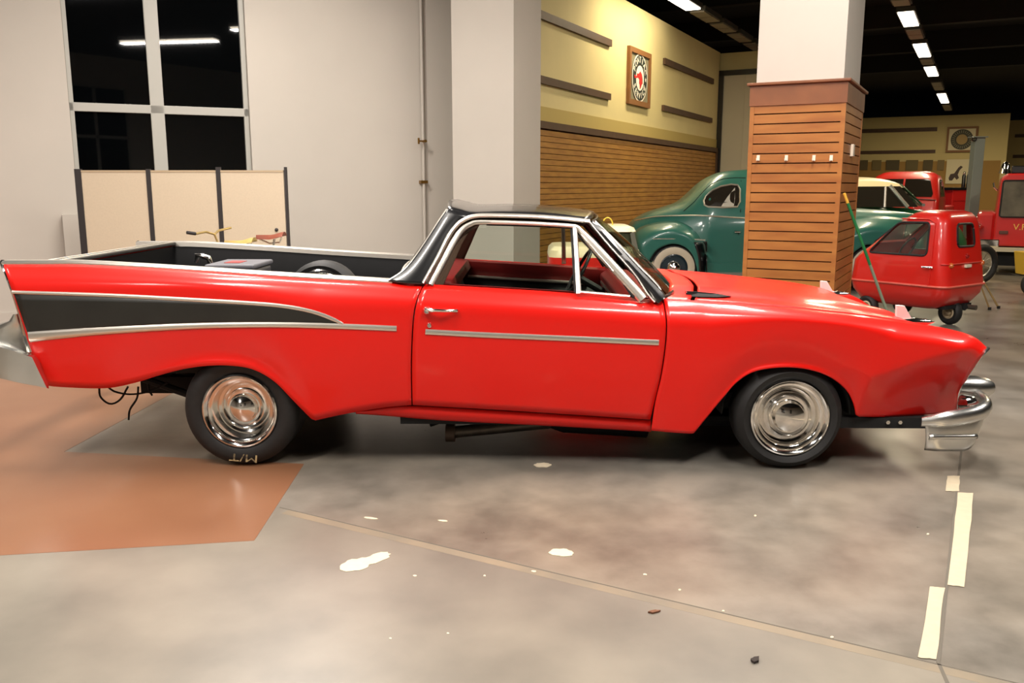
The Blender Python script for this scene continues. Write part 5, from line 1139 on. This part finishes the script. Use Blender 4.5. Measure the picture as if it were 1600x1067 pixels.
# ------------------------------------------------------------------ folding screen and bicycles at the left
DY = 4.75
FAB = mat('cream_screen_fabric', (200, 184, 160), 0.85, noise=0.05, scale=60); PST = mat('dark_screen_post', (46, 42, 42), 0.5)
scn = thing('folding_screen', Vector((P(285, 300, DY).x, DY, 0)), 'three-panel cream fabric folding screen with dark posts under the window', 'screen')
px_ = (122, 232, 341, 446)
tops = (264, 264, 261, 261)
for i in range(3):
    a, b = P(px_[i], 266, DY), P(px_[i + 1], 266, DY)
    o = obj('fabric_panel', *box(a.x + 0.02, b.x - 0.02, DY - 0.012, DY + 0.012, 0.10, a.z - 0.005), FAB, scn, smooth=False); 
    pobj('top_rail', *box(a.x + 0.02, b.x - 0.02, DY - 0.016, DY + 0.016, a.z - 0.02, a.z), mat('tan_rail', (176, 156, 128), 0.6), o, smooth=False); pobj('bottom_rail', *box(a.x + 0.02, b.x - 0.02, DY - 0.016, DY + 0.016, 0.08, 0.11), PST, o, smooth=False)
for i, (x, t) in enumerate(zip(px_, tops)):
    a = P(x, t, DY); w_ = (0.035, 0.024, 0.024, 0.012)[i]
    obj('post', *box(a.x - w_, a.x + w_, DY - 0.02, DY + 0.02, 0.0, a.z), PST, scn, smooth=False)
kp = P(432, 359, DY - 0.014); obj('latch_knob', *lathe([(0.001, -0.02), (0.014, -0.016), (0.02, 0.0)], kp, 'Y', 14), PST, scn)
def bicycle(base, L_, Rw, frame_m, saddle_m, saddle_z, bar_z, name, label, bar=True):
    e = thing(name, base, label, 'bicycle', 'bicycles behind the pickup bed', world=True); b = Vector(base)
    F = lambda x, z, y=0: b + Vector((x, y, z))
    for x in (-L_ / 2, L_ / 2):
        t = obj('wheel', *ringtube(F(x, Rw), Rw - 0.02, 0.02, (0, -1, 0), 30, 6), RUB, e); pobj('rim', *ringtube(F(x, Rw), Rw - 0.045, 0.008, (0, -1, 0), 30, 5), CHR, t)
        for k in range(12): pobj('spoke', *tube([F(x, Rw), F(x + (Rw - 0.045) * math.cos(k * PI / 6), Rw + (Rw - 0.045) * math.sin(k * PI / 6))], 0.0015, 4), CHR, t)
    sx, hx = 0.18, -L_ / 2 + 0.16
    obj('frame', *join(tube([F(L_ / 2, Rw), F(0.08, Rw - 0.02), F(sx, saddle_z - 0.22)], 0.014), tube([F(sx, saddle_z - 0.24), F(hx, saddle_z - 0.2), F(hx - 0.01, saddle_z - 0.3), F(0.08, Rw - 0.02)], 0.014), tube([F(sx, saddle_z - 0.24), F(L_ / 2, Rw)], 0.01)), frame_m, e)
    obj('fork', *tube([F(-L_ / 2, Rw), F(hx - 0.02, saddle_z - 0.3), F(hx + 0.02, bar_z - 0.1)], 0.013), CHR, e)
    obj('seat_post', *tube([F(sx, saddle_z - 0.24), F(sx + 0.05, saddle_z - 0.03)], 0.013), CHR, e)
    sd_ = grid([[F(sx - 0.13 + 0.28 * i / 8, saddle_z + (0.03 * sst((i - 4) / 4) if i > 4 else 0) - 0.03 * math.cos(a) ** 2, (0.015 + 0.075 * sst(i / 7)) * math.cos(a)) + Vector((0, 0, 0.016 * math.sin(a))) for a in [2 * PI * k / 10 for k in range(10)]] for i in range(9)], True)
    f_ = sd_[1] + [tuple(range(10)), tuple(range(89, 79, -1))]; s = obj('saddle', sd_[0], f_, saddle_m, e)
    pobj('saddle_rail', *tube([F(sx - 0.1, saddle_z - 0.03), F(sx, saddle_z - 0.07), F(sx + 0.1, saddle_z - 0.06), F(sx + 0.12, saddle_z - 0.01)], 0.008), CHR, s)
    obj('crank', *join(lathe([(0.02, 0), (0.09, 0.0), (0.09, 0.006), (0.02, 0.006)], F(0.08, Rw - 0.02, -0.04), 'Y', 20), tube([F(0.08, Rw - 0.02, -0.05), F(0.2, Rw - 0.1, -0.05)], 0.01)), CHR, e)
    if bar:
        obj('handlebar', *tube([F(hx + 0.02, bar_z - 0.12), F(hx - 0.02, bar_z), F(hx - 0.06, bar_z + 0.03, -0.12), F(hx - 0.1, bar_z + 0.02, -0.28)], 0.012), mat('yellowed_chrome', (196, 172, 116), 0.3, metal=0.8), e)
        obj('handlebar', *tube([F(hx - 0.02, bar_z), F(hx - 0.02, bar_z + 0.03, 0.12), F(hx + 0.05, bar_z + 0.05, 0.28)], 0.012), mat('yellowed_chrome', (196, 172, 116)), e)
        obj('grip', *tube([F(hx - 0.1, bar_z + 0.02, -0.28), F(hx - 0.16, bar_z + 0.035, -0.34)], 0.016), RBT, e)
BY = 3.9
bs = P(424, 369, BY); bh = P(333, 366, BY)
bicycle(Vector((bs.x - 0.2, BY, 0)), 1.0, 0.32, mat('green_frame', (60, 92, 70), 0.4), mat('brown_leather', (128, 66, 46), 0.5), bs.z, bh.z, 'bicycle', 'bicycle with brown leather saddle behind the pickup bed')
b2 = P(376, 378, BY - 0.5)
bicycle(Vector((b2.x - 0.2, BY - 0.5, 0)), 0.9, 0.28, mat('cream_frame', (190, 180, 150), 0.4), mat('yellow_vinyl', (172, 148, 84), 0.5), b2.z, b2.z - 0.05, 'bicycle', 'smaller bicycle with yellow saddle behind the pickup bed', bar=False)

# ------------------------------------------------------------------ broom leaning by the column
bt, bb = Vector((2.925, 3.35, P(1319, 302, 3.35).z)), Vector((FL(1405, 560).x, FL(1405, 560).y, 0.10))
bt = on_plane(1319, 302, k1 + BX * 0.035, BX)
br = thing('push_broom', Vector((bb.x, bb.y, 0)), 'push broom with green handle and yellow tip leaning beside the wooden column', 'broom')
m1, m2 = bt.lerp(bb, 0.06), bt.lerp(bb, 0.45)
obj('handle_tip', *tube([bt, m1], 0.013), mat('yellow_tip', (222, 176, 66), 0.5), br); obj('handle', *tube([m1, m2], 0.013), mat('green_handle', (30, 112, 62), 0.4), br); obj('lower_handle', *tube([m2, bb], 0.013), mat('grey_green_handle', (120, 132, 112), 0.45), br)
obj('broom_head', *box(bb.x - 0.2, bb.x + 0.2, bb.y - 0.03, bb.y + 0.03, 0.07, 0.12), TAN, br, smooth=False, bevel=0.008); obj('bristles', *box(bb.x - 0.19, bb.x + 0.19, bb.y - 0.035, bb.y + 0.035, 0.0, 0.07), BLK, br, smooth=False, kind='stuff')
